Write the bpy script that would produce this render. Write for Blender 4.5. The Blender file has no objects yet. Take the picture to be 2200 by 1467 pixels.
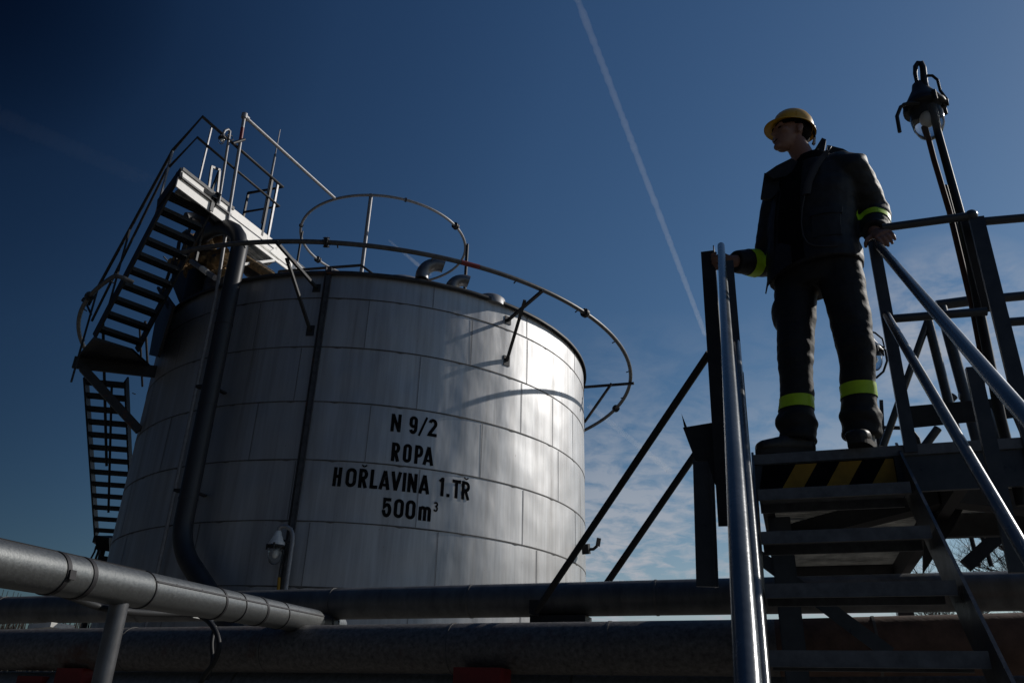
import bpy, math, random
from mathutils import Vector, Matrix, noise
from math import sin, cos, pi, radians, sqrt, atan2, degrees

random.seed(7)
C = bpy.context.scene
COL = C.collection

# ------------------------------------------------------------------ camera
PITCH, ROLL, F = 0.441213, 0.030451, 1711.0          # F in pixels of the 2200 px wide photograph
CAM = Vector((0, 0, 1.6))
FW = Vector((0, cos(PITCH), sin(PITCH)))
R0 = Vector((1, 0, 0)); U0 = R0.cross(FW)
RT = R0 * cos(ROLL) + U0 * sin(ROLL)
UP = U0 * cos(ROLL) - R0 * sin(ROLL)
cd = bpy.data.cameras.new('camera')
cam = bpy.data.objects.new('camera', cd); COL.objects.link(cam)
cd.sensor_width = 36; cd.lens = 36 * F / 2200; cd.clip_start = 0.05; cd.clip_end = 60000
cam.matrix_world = Matrix(((RT.x, UP.x, -FW.x, 0), (RT.y, UP.y, -FW.y, 0), (RT.z, UP.z, -FW.z, 1.6), (0, 0, 0, 1)))
C.camera = cam

def ray(x, y):                                          # direction through a pixel of the photograph
    return FW + RT * ((x - 1100) / F) - UP * ((y - 733.5) / F)

# ------------------------------------------------------------------ light
SUN_AZ, SUN_EL = radians(67), radians(33)
SUN = Vector((sin(SUN_AZ) * cos(SUN_EL), cos(SUN_AZ) * cos(SUN_EL), sin(SUN_EL)))
sl = bpy.data.lights.new('sun', 'SUN'); sl.energy = 4.0; sl.angle = radians(0.5); sl.color = (1.0, 0.955, 0.89)
so = bpy.data.objects.new('sun', sl); COL.objects.link(so)
so.rotation_euler = SUN.to_track_quat('Z', 'Y').to_euler(); so.location = (40, 20, 40)
C.view_settings.view_transform = 'Standard'; C.view_settings.look = 'None'
C.view_settings.exposure = -0.55; C.view_settings.gamma = 1.0

w = bpy.data.worlds.new('World'); C.world = w; w.use_nodes = True
nt = w.node_tree; N = nt.nodes; L = nt.links
for n in list(N): N.remove(n)
out = N.new('ShaderNodeOutputWorld'); bg = N.new('ShaderNodeBackground'); L.new(bg.outputs[0], out.inputs[0])
bg.inputs['Strength'].default_value = 0.075
sky = N.new('ShaderNodeTexSky'); sky.sky_type = 'NISHITA'; sky.sun_disc = False
sky.sun_elevation = SUN_EL; sky.sun_rotation = SUN_AZ; sky.altitude = 300
sky.air_density = 1.0; sky.dust_density = 0.25; sky.ozone_density = 2.5
tc = N.new('ShaderNodeTexCoord')


def mnode(op, a, b=None, c=None, clamp=False):
    n = N.new('ShaderNodeMath'); n.operation = op; n.use_clamp = clamp
    for i, x in enumerate((a, b, c)):
        if x is None: continue
        if isinstance(x, (int, float)): n.inputs[i].default_value = x
        else: L.new(x, n.inputs[i])
    return n.outputs[0]


def vdot(vec):
    n = N.new('ShaderNodeVectorMath'); n.operation = 'DOT_PRODUCT'
    L.new(tc.outputs['Generated'], n.inputs[0]); n.inputs[1].default_value = vec
    return n.outputs['Value']


def wramp(x, stops):
    n = N.new('ShaderNodeValToRGB'); e = n.color_ramp.elements
    while len(e) < len(stops): e.new(0.5)
    for i, (p, v) in enumerate(stops):
        e[i].position = p; e[i].color = (v, v, v, 1) if isinstance(v, (int, float)) else (*v, 1)
    L.new(x, n.inputs[0]); return n.outputs[0]


# a clear spring sky: deepest blue about ninety degrees from the sun
dsun = vdot(SUN)
deep = wramp(mnode('MULTIPLY_ADD', dsun, 0.5, 0.5), [(0.18, 0.09), (0.40, 0.27), (0.50, 0.43), (0.68, 0.75), (0.80, 0.83), (0.95, 0.90)])
mul = N.new('ShaderNodeMixRGB'); mul.blend_type = 'MULTIPLY'; mul.inputs[0].default_value = 1.0
L.new(sky.outputs[0], mul.inputs[1]); L.new(deep, mul.inputs[2])
# lens corner darkening put into the sky colour around the upper left
dcorner = vdot(ray(-120, -150).normalized())
corner_fall = wramp(mnode('MULTIPLY_ADD', dcorner, 0.5, 0.5), [(0.90, 1.0), (0.965, 0.88), (0.988, 0.68), (0.996, 0.42), (1.0, 0.26)])
mul2 = N.new('ShaderNodeMixRGB'); mul2.blend_type = 'MULTIPLY'; mul2.inputs[0].default_value = 1.0
L.new(mul.outputs[0], mul2.inputs[1]); L.new(corner_fall, mul2.inputs[2])
# deep polarised blue: each channel falls away with its own slope
KS = 0.0512
sc_ = N.new('ShaderNodeSeparateColor'); L.new(mul2.outputs[0], sc_.inputs[0])
cc_ = N.new('ShaderNodeCombineColor')
for i, (a_, g_) in enumerate(((4.5, 1.6), (2.74, 1.4), (1.72, 1.2))):
    L.new(mnode('MULTIPLY', mnode('POWER', mnode('MULTIPLY', sc_.outputs[i], KS), g_), a_ / KS), cc_.inputs[i])
# thin altocumulus low over the horizon
sep = N.new('ShaderNodeSeparateXYZ'); L.new(tc.outputs['Generated'], sep.inputs[0])
zz = mnode('MAXIMUM', sep.outputs['Z'], 0.02)
zq = mnode('ADD', zz, 0.12)
cxn = N.new('ShaderNodeCombineXYZ')
L.new(mnode('DIVIDE', sep.outputs['X'], zq), cxn.inputs[0]); L.new(mnode('DIVIDE', sep.outputs['Y'], zq), cxn.inputs[1])
nz = N.new('ShaderNodeTexNoise'); nz.inputs['Scale'].default_value = 8.0; nz.inputs['Detail'].default_value = 9; nz.inputs['Roughness'].default_value = 0.62
nz.inputs['Distortion'].default_value = 0.35
L.new(cxn.outputs[0], nz.inputs['Vector'])
nz2 = N.new('ShaderNodeTexNoise'); nz2.inputs['Scale'].default_value = 0.55; nz2.inputs['Detail'].default_value = 4
L.new(cxn.outputs[0], nz2.inputs['Vector'])
az = mnode('DIVIDE', sep.outputs['X'], mnode('MAXIMUM', sep.outputs['Y'], 0.01))
side = wramp(mnode('MULTIPLY_ADD', az, 0.5, 0.5), [(0.42, 0.0), (0.56, 1.0), (0.72, 0.9), (0.86, 0.5)])
low = wramp(sep.outputs['Z'], [(0.03, 1.0), (0.16, 1.0), (0.26, 0.62), (0.36, 0.16), (0.46, 0.0)])
dens = wramp(mnode('MULTIPLY_ADD', nz2.outputs[0], 0.55, mnode('MULTIPLY', nz.outputs[0], 0.75)), [(0.55, 0.0), (0.74, 1.0)])
wisp = wramp(mnode('MULTIPLY_ADD', vdot(ray(2045, 735).normalized()), 0.5, 0.5), [(0.9985, 0.0), (0.9998, 0.75)])
cl = mnode('MAXIMUM', mnode('MULTIPLY', mnode('MULTIPLY', dens, low), side), mnode('MULTIPLY', dens, wisp), clamp=True)
hz_ = wramp(sep.outputs['Z'], [(0.0, 0.85), (0.07, 0.62), (0.15, 0.22), (0.24, 0.0)])
cl = mnode('MAXIMUM', cl, mnode('MULTIPLY', hz_, side))
cmix = N.new('ShaderNodeMixRGB'); L.new(mnode('MULTIPLY', cl, 0.95), cmix.inputs[0])
L.new(cc_.outputs[0], cmix.inputs[1]); cmix.inputs[2].default_value = (7.8, 8.1, 8.9, 1)
L.new(cmix.outputs[0], bg.inputs['Color'])

# ------------------------------------------------------------------ picture-to-place helpers
TC = Vector((-3.10956, 17.37616, 0)); TR = 4.8         # tank axis and radius
YAW = 0.331236
SU = Vector((cos(YAW), -sin(YAW), 0)); SV = Vector((sin(YAW), cos(YAW), 0))
SO = Vector((1.0299, 3.2126, 2.6262))                  # left front corner of the stair platform
H, RUN, SW = 0.2098, 0.2372, 0.54
SLOPE = 0.885

def S(u, v, z): return SO + SU * u + SV * v + Vector((0, 0, z))
def PZ(x, y, z):
    d = ray(x, y); return CAM + d * ((z - CAM.z) / d.z)
def PV(x, y, v):
    d = ray(x, y); return CAM + d * (((SO - CAM).dot(SV) + v) / d.dot(SV))
def PU(x, y, u):
    d = ray(x, y); return CAM + d * (((SO - CAM).dot(SU) + u) / d.dot(SU))
def PT(x, y, alpha, dist):                              # plane tangent to the tank
    a = radians(alpha); n = Vector((sin(a), cos(a), 0)); d = ray(x, y)
    return CAM + d * ((TC.dot(n) - dist) / d.dot(n))
def PR(x, y, alpha, s):                                 # vertical plane along the direction alpha
    a = radians(alpha); t = Vector((cos(a), -sin(a), 0)); d = ray(x, y)
    return CAM + d * ((TC.dot(t) + s) / d.dot(t))
def PC(x, y, r=TR):                                     # on a cylinder about the tank's axis
    d = ray(x, y); a = d.x ** 2 + d.y ** 2; b = -2 * (d.x * TC.x + d.y * TC.y); c = TC.x ** 2 + TC.y ** 2 - r * r
    t = (-b - sqrt(max(0, b * b - 4 * a * c))) / (2 * a); return CAM + d * t
def PD(x, y, dist): return CAM + ray(x, y).normalized() * dist
def TA(P): return atan2(P.x - TC.x, -(P.y - TC.y))      # angle round the tank, 0 faces the camera
def tank(ang, z, r=TR): return Vector((TC.x + r * sin(ang), TC.y - r * cos(ang), z))

# ------------------------------------------------------------------ mesh builder
ROOT = {}
class MB:
    def __init__(s): s.v = []; s.f = []; s.mi = []; s.sm = []
    def add(s, vs, fs, mi=0, smooth=False):
        o = len(s.v); s.v += [Vector(v) for v in vs]
        for f in fs: s.f.append([i + o for i in f]); s.mi.append(mi); s.sm.append(smooth)
    def loft(s, rings, mi=0, smooth=True, cap=True, closed=False):
        n = len(rings[0]); vs = [p for r in rings for p in r]; fs = []
        m = len(rings)
        for i in range(m if closed else m - 1):
            j = (i + 1) % m
            for k in range(n): fs.append((i * n + k, i * n + (k + 1) % n, j * n + (k + 1) % n, j * n + k))
        s.add(vs, fs, mi, smooth)
        if cap and not closed:
            s.add(rings[0], [tuple(range(n - 1, -1, -1))], mi, False); s.add(rings[-1], [tuple(range(n))], mi, False)
    def tube(s, pts, r, n=12, mi=0, cap=True, closed=False):
        pts = [Vector(p) for p in pts]
        if not isinstance(r, (list, tuple)): r = [r] * len(pts)
        rings = []; m = len(pts); up = None
        for i, p in enumerate(pts):
            if closed: t = (pts[(i + 1) % m] - pts[i - 1])
            else: t = pts[min(i + 1, m - 1)] - pts[max(i - 1, 0)]
            t.normalize()
            if up is None:
                up = Vector((0, 0, 1)) if abs(t.z) < 0.9 else Vector((1, 0, 0))
            a = up - t * up.dot(t); a.normalize(); b = t.cross(a); up = a
            rings.append([p + (a * cos(2 * pi * k / n) + b * sin(2 * pi * k / n)) * r[i] for k in range(n)])
        s.loft(rings, mi, True, cap, closed)
    def bar(s, A, B, w, h, up=(0, 0, 1), mi=0):           # rectangular bar, w across, h along up
        A = Vector(A); B = Vector(B); t = (B - A).normalized(); up = Vector(up)
        if abs(t.dot(up)) > 0.98: up = SV if abs(t.dot(SV)) < 0.9 else SU
        b = (up - t * up.dot(t)).normalized(); a = t.cross(b)
        vs = [P + a * (x * w / 2) + b * (y * h / 2) for P in (A, B) for x, y in ((-1, -1), (1, -1), (1, 1), (-1, 1))]
        s.add(vs, [(3, 2, 1, 0), (4, 5, 6, 7), (0, 1, 5, 4), (1, 2, 6, 5), (2, 3, 7, 6), (3, 0, 4, 7)], mi)
    def slab(s, poly, down, mi=0):                        # polygon extruded by the vector down
        n = len(poly); poly = [Vector(p) for p in poly]; d = Vector(down)
        vs = poly + [p + d for p in poly]
        fs = [tuple(range(n)), tuple(range(2 * n - 1, n - 1, -1))] + [(i, i + n, (i + 1) % n + n, (i + 1) % n) for i in range(n)]
        s.add(vs, fs, mi)
    def lathe(s, prof, base, axis=(0, 0, 1), n=24, mi=0, smooth=True):
        ax = Vector(axis).normalized(); a = Vector((1, 0, 0)) if abs(ax.x) < 0.9 else Vector((0, 1, 0))
        a = (a - ax * a.dot(ax)).normalized(); b = ax.cross(a); base = Vector(base)
        s.loft([[base + ax * z + (a * cos(2 * pi * k / n) + b * sin(2 * pi * k / n)) * max(r, 1e-4) for k in range(n)] for r, z in prof], mi, smooth, True)
    def ball(s, c, r, n=16, m=10, mi=0, rot=None):
        c = Vector(c); r = Vector((r, r, r)) if isinstance(r, (int, float)) else Vector(r); rings = []
        for i in range(m + 1):
            t = pi * i / m
            ring = []
            for k in range(n):
                p = Vector((r.x * max(sin(t), 1e-3) * cos(2 * pi * k / n), r.y * max(sin(t), 1e-3) * sin(2 * pi * k / n), -r.z * cos(t)))
                ring.append(c + (rot @ p if rot else p))
            rings.append(ring)
        s.loft(rings, mi, True, True)
    def build(s, name, mats, parent=None, flat=False):
        me = bpy.data.meshes.new(name)
        off = ROOT.get(parent.name, Vector()) if parent else Vector()
        me.from_pydata([v - off for v in s.v], [], s.f)
        for i, p in enumerate(me.polygons):
            p.material_index = s.mi[i]; p.use_smooth = s.sm[i] and not flat
        for m in (mats if isinstance(mats, (list, tuple)) else [mats]): me.materials.append(m)
        me.validate(); me.update()
        o = bpy.data.objects.new(name, me); COL.objects.link(o)
        if parent: o.parent = parent; ROOT[o.name] = off
        else: ROOT[o.name] = Vector()
        return o

def thing(name, label, cat, loc, group=None):
    o = bpy.data.objects.new(name, None); COL.objects.link(o); o.location = Vector(loc); o.empty_display_size = 0.1
    o['label'] = label; o['category'] = cat
    if group: o['group'] = group
    ROOT[o.name] = Vector(loc); return o
def tag(o, label, cat, group=None, kind=None):
    if label: o['label'] = label
    if cat: o['category'] = cat
    if group: o['group'] = group
    if kind: o['kind'] = kind
    return o
def part(fn, name, mat, parent):
    m = MB(); fn(m); return m.build(name, mat, parent)
def onetube(name, pts, r, mat, parent, n=12): return part(lambda m: m.tube(pts, r, n), name, mat, parent)

# ------------------------------------------------------------------ materials
def mat(name, col, rough=0.5, metal=0.0, spec=0.5, noise_amt=0.0, noise_scale=8.0, bump=0.0, bump_scale=20.0, stretch=(1, 1, 1), rust=0.0, rust_scale=3.0, rust_col=(0.10, 0.035, 0.012), rough_var=0.0):
    m = bpy.data.materials.new(name); m.use_nodes = True; nt = m.node_tree; n = nt.nodes; l = nt.links
    b = n['Principled BSDF']
    b.inputs['Roughness'].default_value = rough; b.inputs['Metallic'].default_value = metal
    b.inputs['Specular IOR Level'].default_value = spec; b.inputs['Base Color'].default_value = (*col, 1)
    tcn = n.new('ShaderNodeTexCoord'); mp = n.new('ShaderNodeMapping'); mp.inputs['Scale'].default_value = stretch
    l.new(tcn.outputs['Object'], mp.inputs[0])
    colout = None
    if noise_amt or rust or rough_var:
        nz = n.new('ShaderNodeTexNoise'); nz.inputs['Scale'].default_value = noise_scale; nz.inputs['Detail'].default_value = 8; nz.inputs['Roughness'].default_value = 0.65
        l.new(mp.outputs[0], nz.inputs['Vector'])
        r = n.new('ShaderNodeValToRGB'); r.color_ramp.elements[0].position = 0.3; r.color_ramp.elements[1].position = 0.72
        k0 = 1 - noise_amt; k1 = 1 + noise_amt
        r.color_ramp.elements[0].color = (*[min(1, c * k0) for c in col], 1); r.color_ramp.elements[1].color = (*[min(1, c * k1) for c in col], 1)
        l.new(nz.outputs[0], r.inputs[0]); colout = r.outputs[0]
        if rust:
            n2 = n.new('ShaderNodeTexNoise'); n2.inputs['Scale'].default_value = rust_scale; n2.inputs['Detail'].default_value = 10; n2.inputs['Roughness'].default_value = 0.7
            l.new(mp.outputs[0], n2.inputs['Vector'])
            r2 = n.new('ShaderNodeValToRGB'); r2.color_ramp.elements[0].position = 0.62 - rust * 0.3; r2.color_ramp.elements[1].position = 0.74 - rust * 0.3
            l.new(n2.outputs[0], r2.inputs[0])
            mx = n.new('ShaderNodeMixRGB'); l.new(r2.outputs[0], mx.inputs[0]); l.new(colout, mx.inputs[1]); mx.inputs[2].default_value = (*rust_col, 1)
            colout = mx.outputs[0]
            mm = n.new('ShaderNodeMath'); mm.operation = 'MULTIPLY_ADD'; mm.inputs[1].default_value = -metal; mm.inputs[2].default_value = metal
            l.new(r2.outputs[0], mm.inputs[0]); l.new(mm.outputs[0], b.inputs['Metallic'])
        l.new(colout, b.inputs['Base Color'])
        if rough_var:
            mr = n.new('ShaderNodeMapRange'); mr.inputs[3].default_value = rough - rough_var; mr.inputs[4].default_value = min(1, rough + rough_var)
            mr.inputs[1].default_value = 0.3; mr.inputs[2].default_value = 0.7
            l.new(nz.outputs[0], mr.inputs[0]); l.new(mr.outputs[0], b.inputs['Roughness'])
    if bump:
        nb = n.new('ShaderNodeTexNoise'); nb.inputs['Scale'].default_value = bump_scale; nb.inputs['Detail'].default_value = 4
        l.new(mp.outputs[0], nb.inputs['Vector'])
        bp = n.new('ShaderNodeBump'); bp.inputs['Strength'].default_value = bump; bp.inputs['Distance'].default_value = 0.02
        l.new(nb.outputs[0], bp.inputs['Height']); l.new(bp.outputs[0], b.inputs['Normal'])
    return m

def cladding():
    m = bpy.data.materials.new('aluminium_cladding'); m.use_nodes = True; nt = m.node_tree; n = nt.nodes; l = nt.links
    b = n['Principled BSDF']; b.inputs['Metallic'].default_value = 0.90
    tcn = n.new('ShaderNodeTexCoord')
    def nz(scale, st, det=6, ro=0.6):
        mp = n.new('ShaderNodeMapping'); mp.inputs['Scale'].default_value = st; l.new(tcn.outputs['Object'], mp.inputs[0])
        t = n.new('ShaderNodeTexNoise'); t.inputs['Scale'].default_value = scale; t.inputs['Detail'].default_value = det; t.inputs['Roughness'].default_value = ro
        l.new(mp.outputs[0], t.inputs['Vector']); return t.outputs[0]
    streak = nz(3.4, (1, 1, 0.05), 8, 0.7)
    r = n.new('ShaderNodeValToRGB'); e = r.color_ramp.elements
    e[0].position = 0.28; e[0].color = (0.30, 0.295, 0.29, 1); e[1].position = 0.64; e[1].color = (0.50, 0.505, 0.515, 1)
    e2 = e.new(0.42); e2.color = (0.43, 0.43, 0.435, 1)
    l.new(streak, r.inputs[0])
    fine = nz(9, (1, 1, 0.04), 6, 0.7)
    r2 = n.new('ShaderNodeValToRGB'); r2.color_ramp.elements[0].position = 0.3; r2.color_ramp.elements[0].color = (0.82, 0.81, 0.80, 1)
    r2.color_ramp.elements[1].position = 0.6; r2.color_ramp.elements[1].color = (1, 1, 1, 1); l.new(fine, r2.inputs[0])
    mx = n.new('ShaderNodeMixRGB'); mx.blend_type = 'MULTIPLY'; mx.inputs[0].default_value = 1; l.new(r.outputs[0], mx.inputs[1]); l.new(r2.outputs[0], mx.inputs[2])
    # grime runs under each lap joint and rust specks
    sp = nz(45, (1, 1, 0.5), 3, 0.5)
    r3 = n.new('ShaderNodeValToRGB'); r3.color_ramp.elements[0].position = 0.22; r3.color_ramp.elements[0].color = (1, 1, 1, 1)
    r3.color_ramp.elements[1].position = 0.27; r3.color_ramp.elements[1].color = (0, 0, 0, 1); l.new(sp, r3.inputs[0])
    mx2 = n.new('ShaderNodeMixRGB'); l.new(r3.outputs[0], mx2.inputs[0]); l.new(mx.outputs[0], mx2.inputs[1]); mx2.inputs[2].default_value = (0.16, 0.12, 0.09, 1)
    l.new(mx2.outputs[0], b.inputs['Base Color'])
    ro = n.new('ShaderNodeMapRange'); ro.inputs[1].default_value = 0.3; ro.inputs[2].default_value = 0.7; ro.inputs[3].default_value = 0.60; ro.inputs[4].default_value = 0.50
    l.new(streak, ro.inputs[0]); l.new(ro.outputs[0], b.inputs['Roughness'])
    d1 = nz(0.75, (1, 1, 0.8), 2, 0.5); d2 = nz(3.5, (1, 1, 0.35), 2, 0.5)
    ad = n.new('ShaderNodeMath'); ad.operation = 'MULTIPLY_ADD'; l.new(d2, ad.inputs[0]); ad.inputs[1].default_value = 0.10; l.new(d1, ad.inputs[2])
    bp = n.new('ShaderNodeBump'); bp.inputs['Strength'].default_value = 1.0; bp.inputs['Distance'].default_value = 0.085
    l.new(ad.outputs[0], bp.inputs['Height']); l.new(bp.outputs[0], b.inputs['Normal'])
    return m

def glassmat():
    m = bpy.data.materials.new('lamp_glass'); m.use_nodes = True; nt = m.node_tree; n = nt.nodes; l = nt.links
    b = n['Principled BSDF']; b.inputs['Base Color'].default_value = (0.85, 0.88, 0.88, 1); b.inputs['Roughness'].default_value = 0.06
    b.inputs['IOR'].default_value = 1.2; b.inputs['Transmission Weight'].default_value = 0.95
    return m

M_CLAD = cladding()
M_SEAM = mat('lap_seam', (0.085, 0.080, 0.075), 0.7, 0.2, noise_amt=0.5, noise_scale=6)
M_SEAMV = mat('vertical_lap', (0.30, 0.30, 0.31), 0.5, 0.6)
M_INK = mat('black_letter_paint', (0.010, 0.010, 0.011), 0.95, 0, 0.0, noise_amt=0.5, noise_scale=5, rust=0.10, rust_scale=6, rust_col=(0.06, 0.06, 0.062))
M_DARK = mat('dark_painted_steel', (0.030, 0.031, 0.034), 0.55, 0.2, 0.4, noise_amt=0.35, noise_scale=9, rust=0.15)
M_RING = mat('weathered_ring_pipe', (0.085, 0.084, 0.086), 0.45, 0.4, 0.5, noise_amt=0.4, noise_scale=12)
M_GALV = mat('galvanised_tube', (0.24, 0.24, 0.25), 0.5, 0.35, noise_amt=0.25, noise_scale=14)
M_VENT = mat('vent_sheet', (0.16, 0.16, 0.165), 0.42, 0.7, noise_amt=0.3, noise_scale=8)
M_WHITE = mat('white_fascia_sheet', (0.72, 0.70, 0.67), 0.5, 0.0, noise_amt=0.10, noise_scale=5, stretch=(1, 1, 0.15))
M_PIPE_BRIGHT = mat('bright_cladding_sheet', (0.160, 0.166, 0.166), 0.46, 0.75, noise_amt=0.14, noise_scale=60, bump=0.05, bump_scale=120, rough_var=0.05)
M_PIPE_GREY = mat('grey_pipe_cladding', (0.115, 0.116, 0.118), 0.5, 0.45, noise_amt=0.45, noise_scale=9, stretch=(1, 1, 0.3), bump=0.06, bump_scale=40)
M_PIPE_MOTTLED = mat('mottled_pipe_cladding', (0.130, 0.122, 0.117), 0.6, 0.3, noise_amt=0.5, noise_scale=42, bump=0.08, bump_scale=60, rust=0.22, rust_scale=2.5, rust_col=(0.075, 0.034, 0.024))
M_PIPE_RUST = mat('rusty_pipe', (0.105, 0.058, 0.041), 0.75, 0.0, noise_amt=0.5, noise_scale=10, bump=0.1, bump_scale=50)
M_PIPE_LOW = mat('lowest_pipe_cladding', (0.20, 0.215, 0.23), 0.5, 0.4, noise_amt=0.35, noise_scale=40, bump=0.05)
M_BAND = mat('pipe_band', (0.022, 0.020, 0.022), 0.6, 0.2)
M_RIM = mat('pipe_joint_edge', (0.13, 0.125, 0.12), 0.5, 0.5)
M_STAIR = mat('blue_grey_stair_paint', (0.045, 0.051, 0.060), 0.34, 0.0, 0.5, noise_amt=0.25, noise_scale=12, rough_var=0.08, bump=0.04, bump_scale=60)
M_RAIL = mat('worn_rail_paint', (0.088, 0.098, 0.108), 0.26, 0.25, 0.6, noise_amt=0.3, noise_scale=7, bump=0.03, bump_scale=70, rough_var=0.03)
M_BLACKSTEEL = mat('black_steel', (0.018, 0.018, 0.020), 0.55, 0.1, 0.4, noise_amt=0.4, noise_scale=15)
M_NOSE = mat('platform_nosing', (0.125, 0.132, 0.142), 0.5, 0.1, noise_amt=0.35, noise_scale=22)
M_YEL = mat('hazard_yellow', (0.36, 0.20, 0.02), 0.6, 0, 0.35, noise_amt=0.3, noise_scale=11)
M_GRATE = mat('zinc_grating', (0.34, 0.335, 0.31), 0.6, 0.3, noise_amt=0.5, noise_scale=7)
M_RED = mat('red_saddle_paint', (0.17, 0.008, 0.007), 0.55, 0, noise_amt=0.3)
M_TAN = mat('ragged_tan_lagging', (0.20, 0.13, 0.065), 0.9, 0, 0.2, noise_amt=0.8, noise_scale=9, bump=0.6, bump_scale=14)
M_RUST = mat('duct_rust_patch', (0.22, 0.12, 0.07), 0.7, 0, noise_amt=0.5)
M_DUCT = mat('dark_duct', (0.022, 0.022, 0.025), 0.48, 0.2, 0.5, noise_amt=0.35, noise_scale=6, stretch=(1, 1, 0.2), rust=0.08, rust_scale=1.6, rust_col=(0.12, 0.06, 0.035))
M_CABLE = mat('black_cable', (0.014, 0.014, 0.014), 0.6)
M_LAMPMETAL = mat('lamp_housing_grey', (0.13, 0.13, 0.135), 0.5, 0.3, noise_amt=0.3)
M_LAMPWHITE = mat('lamp_housing_white', (0.62, 0.61, 0.58), 0.5, 0, noise_amt=0.25, noise_scale=14)
M_BULB = mat('white_bulb', (0.75, 0.74, 0.70), 0.4)
M_GLASS = glassmat()
M_RUSTPOLE = mat('rusty_lamp_tube', (0.075, 0.030, 0.018), 0.7, 0, noise_amt=0.5, noise_scale=12)
M_CLOTH = mat('charcoal_work_cloth', (0.016, 0.016, 0.018), 0.62, 0, 0.35, noise_amt=0.35, noise_scale=30, bump=0.35, bump_scale=14)
M_CLOTH2 = mat('black_trouser_cloth', (0.013, 0.013, 0.014), 0.66, 0, 0.35, noise_amt=0.35, noise_scale=30, bump=0.28, bump_scale=11, stretch=(1, 1, 1.5))
M_FLEECE = mat('black_fleece', (0.006, 0.006, 0.007), 0.95, 0, 0.1)
M_STRAP = mat('grey_lining', (0.055, 0.055, 0.060), 0.8, 0, 0.2)
M_LIME = mat('lime_reflective_band', (0.46, 0.72, 0.02), 0.5, 0, 0.5, noise_amt=0.08, noise_scale=40)
M_SKIN = mat('skin', (0.25, 0.135, 0.098), 0.5, 0, 0.4, noise_amt=0.08, noise_scale=20)
M_HAIR = mat('dark_hair', (0.010, 0.007, 0.005), 0.85, 0, 0.08, bump=0.5, bump_scale=120)
M_HELMET = mat('yellow_helmet_plastic', (0.60, 0.33, 0.018), 0.30, 0, 0.5, noise_amt=0.10, noise_scale=12)
M_BOOT = mat('worn_black_leather', (0.020, 0.016, 0.013), 0.5, 0, 0.5, noise_amt=0.5, noise_scale=14, bump=0.2, bump_scale=30)
M_SOLE = mat('rubber_sole', (0.030, 0.026, 0.022), 0.8)
M_REDLIP = mat('dark_mouth', (0.035, 0.010, 0.010), 0.6)
M_TEETH = mat('teeth', (0.6, 0.57, 0.5), 0.4)
M_BARK = mat('winter_bark', (0.040, 0.032, 0.026), 0.9, noise_amt=0.4)
M_GROUND = mat('gravel_yard', (0.125, 0.118, 0.106), 0.95, 0, 0.2, noise_amt=0.5, noise_scale=1.2, bump=0.4, bump_scale=8)
M_CONC = mat('concrete', (0.26, 0.25, 0.235), 0.9, 0, 0.3, noise_amt=0.25, noise_scale=4, bump=0.15, bump_scale=20)
M_WOOD = mat('far_wood_twigs', (0.035, 0.030, 0.026), 1.0)
M_REDMARK = mat('red_marking', (0.16, 0.010, 0.010), 0.5)

# ------------------------------------------------------------------ ground
m = MB(); n = 60
m.add([(x, y, 0) for x, y in ((-900, -900), (900, -900), (900, 900), (-900, 900))], [(0, 1, 2, 3)])
tag(m.build('ground', M_GROUND), None, None, kind='structure')
m = MB(); m.slab([(-14, 10, 0.004), (10, 10, 0.004), (10, 30, 0.004), (-14, 30, 0.004)], (0, 0, 0.116))
tag(m.build('tank_pavement', M_CONC), None, None, kind='structure')

# ------------------------------------------------------------------ storage tank
RINGZ = [8.2886, 7.3312, 6.3182, 5.3064, 4.3138, 3.3175, 2.32, 1.32]
ZTOP, ZBOT = 8.78, 0.35
tank_root = thing('storage_tank', 'large round silver oil storage tank with black stencilled lettering', 'tank', (TC.x, TC.y, 0))
m = MB(); NS = 360
edges = [ZTOP] + RINGZ + [ZBOT]
for i in range(len(edges) - 1):                       # each course laps 4 mm over the one below
    zt, zb = edges[i], edges[i + 1]
    m.loft([[tank(2 * pi * k / NS, z, r) for k in range(NS)] for z, r in ((zb, TR + 0.004), (zt, TR))], 0, True, False)
for i, z in enumerate(RINGZ):
    rr = random.Random(i)
    jag = [0.013 + 0.008 * noise.noise((k * 0.11, i * 7.3, 0)) + (0.016 if k % 13 == i % 5 else 0) for k in range(NS)]
    a = [tank(2 * pi * k / NS, z - jag[k], TR + 0.006) for k in range(NS)]
    b = [tank(2 * pi * k / NS, z + 0.008, TR + 0.006) for k in range(NS)]
    m.loft([a, b], 1, True, False)
SEAMS = {0: [(931, 640), (1132, 700)], 1: [(1013, 730), (1132, 800)], 2: [(900, 810), (1120, 870), (1187, 900), (640, 800)], 3: [(1034, 960), (1199, 1015), (790, 930)],
         4: [(897, 1070), (1123, 1110), (625, 1060)], 5: [(937, 1200), (1152, 1240), (655, 1200)], 6: [(875, 1335), (1118, 1332)]}
for c in range(len(edges) - 1):
    zt, zb = edges[c], edges[c + 1]
    angs = [TA(PC(*q)) for q in SEAMS.get(c, [])]
    base = angs[0] if angs else 0.2 * c
    k = 0
    while k * 0.42 < 2 * pi:
        a = base + 0.42 * k; k += 1
        if all(abs((a - b + pi) % (2 * pi) - pi) > 0.16 for b in angs): angs.append(a)
    for j, a in enumerate(angs):
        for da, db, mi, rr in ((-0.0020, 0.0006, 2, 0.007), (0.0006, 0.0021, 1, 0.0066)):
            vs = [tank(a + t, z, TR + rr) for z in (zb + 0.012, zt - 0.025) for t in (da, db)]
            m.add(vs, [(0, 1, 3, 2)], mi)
shell = m.build('shell', [M_CLAD, M_SEAM, M_SEAMV], tank_root)
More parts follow.
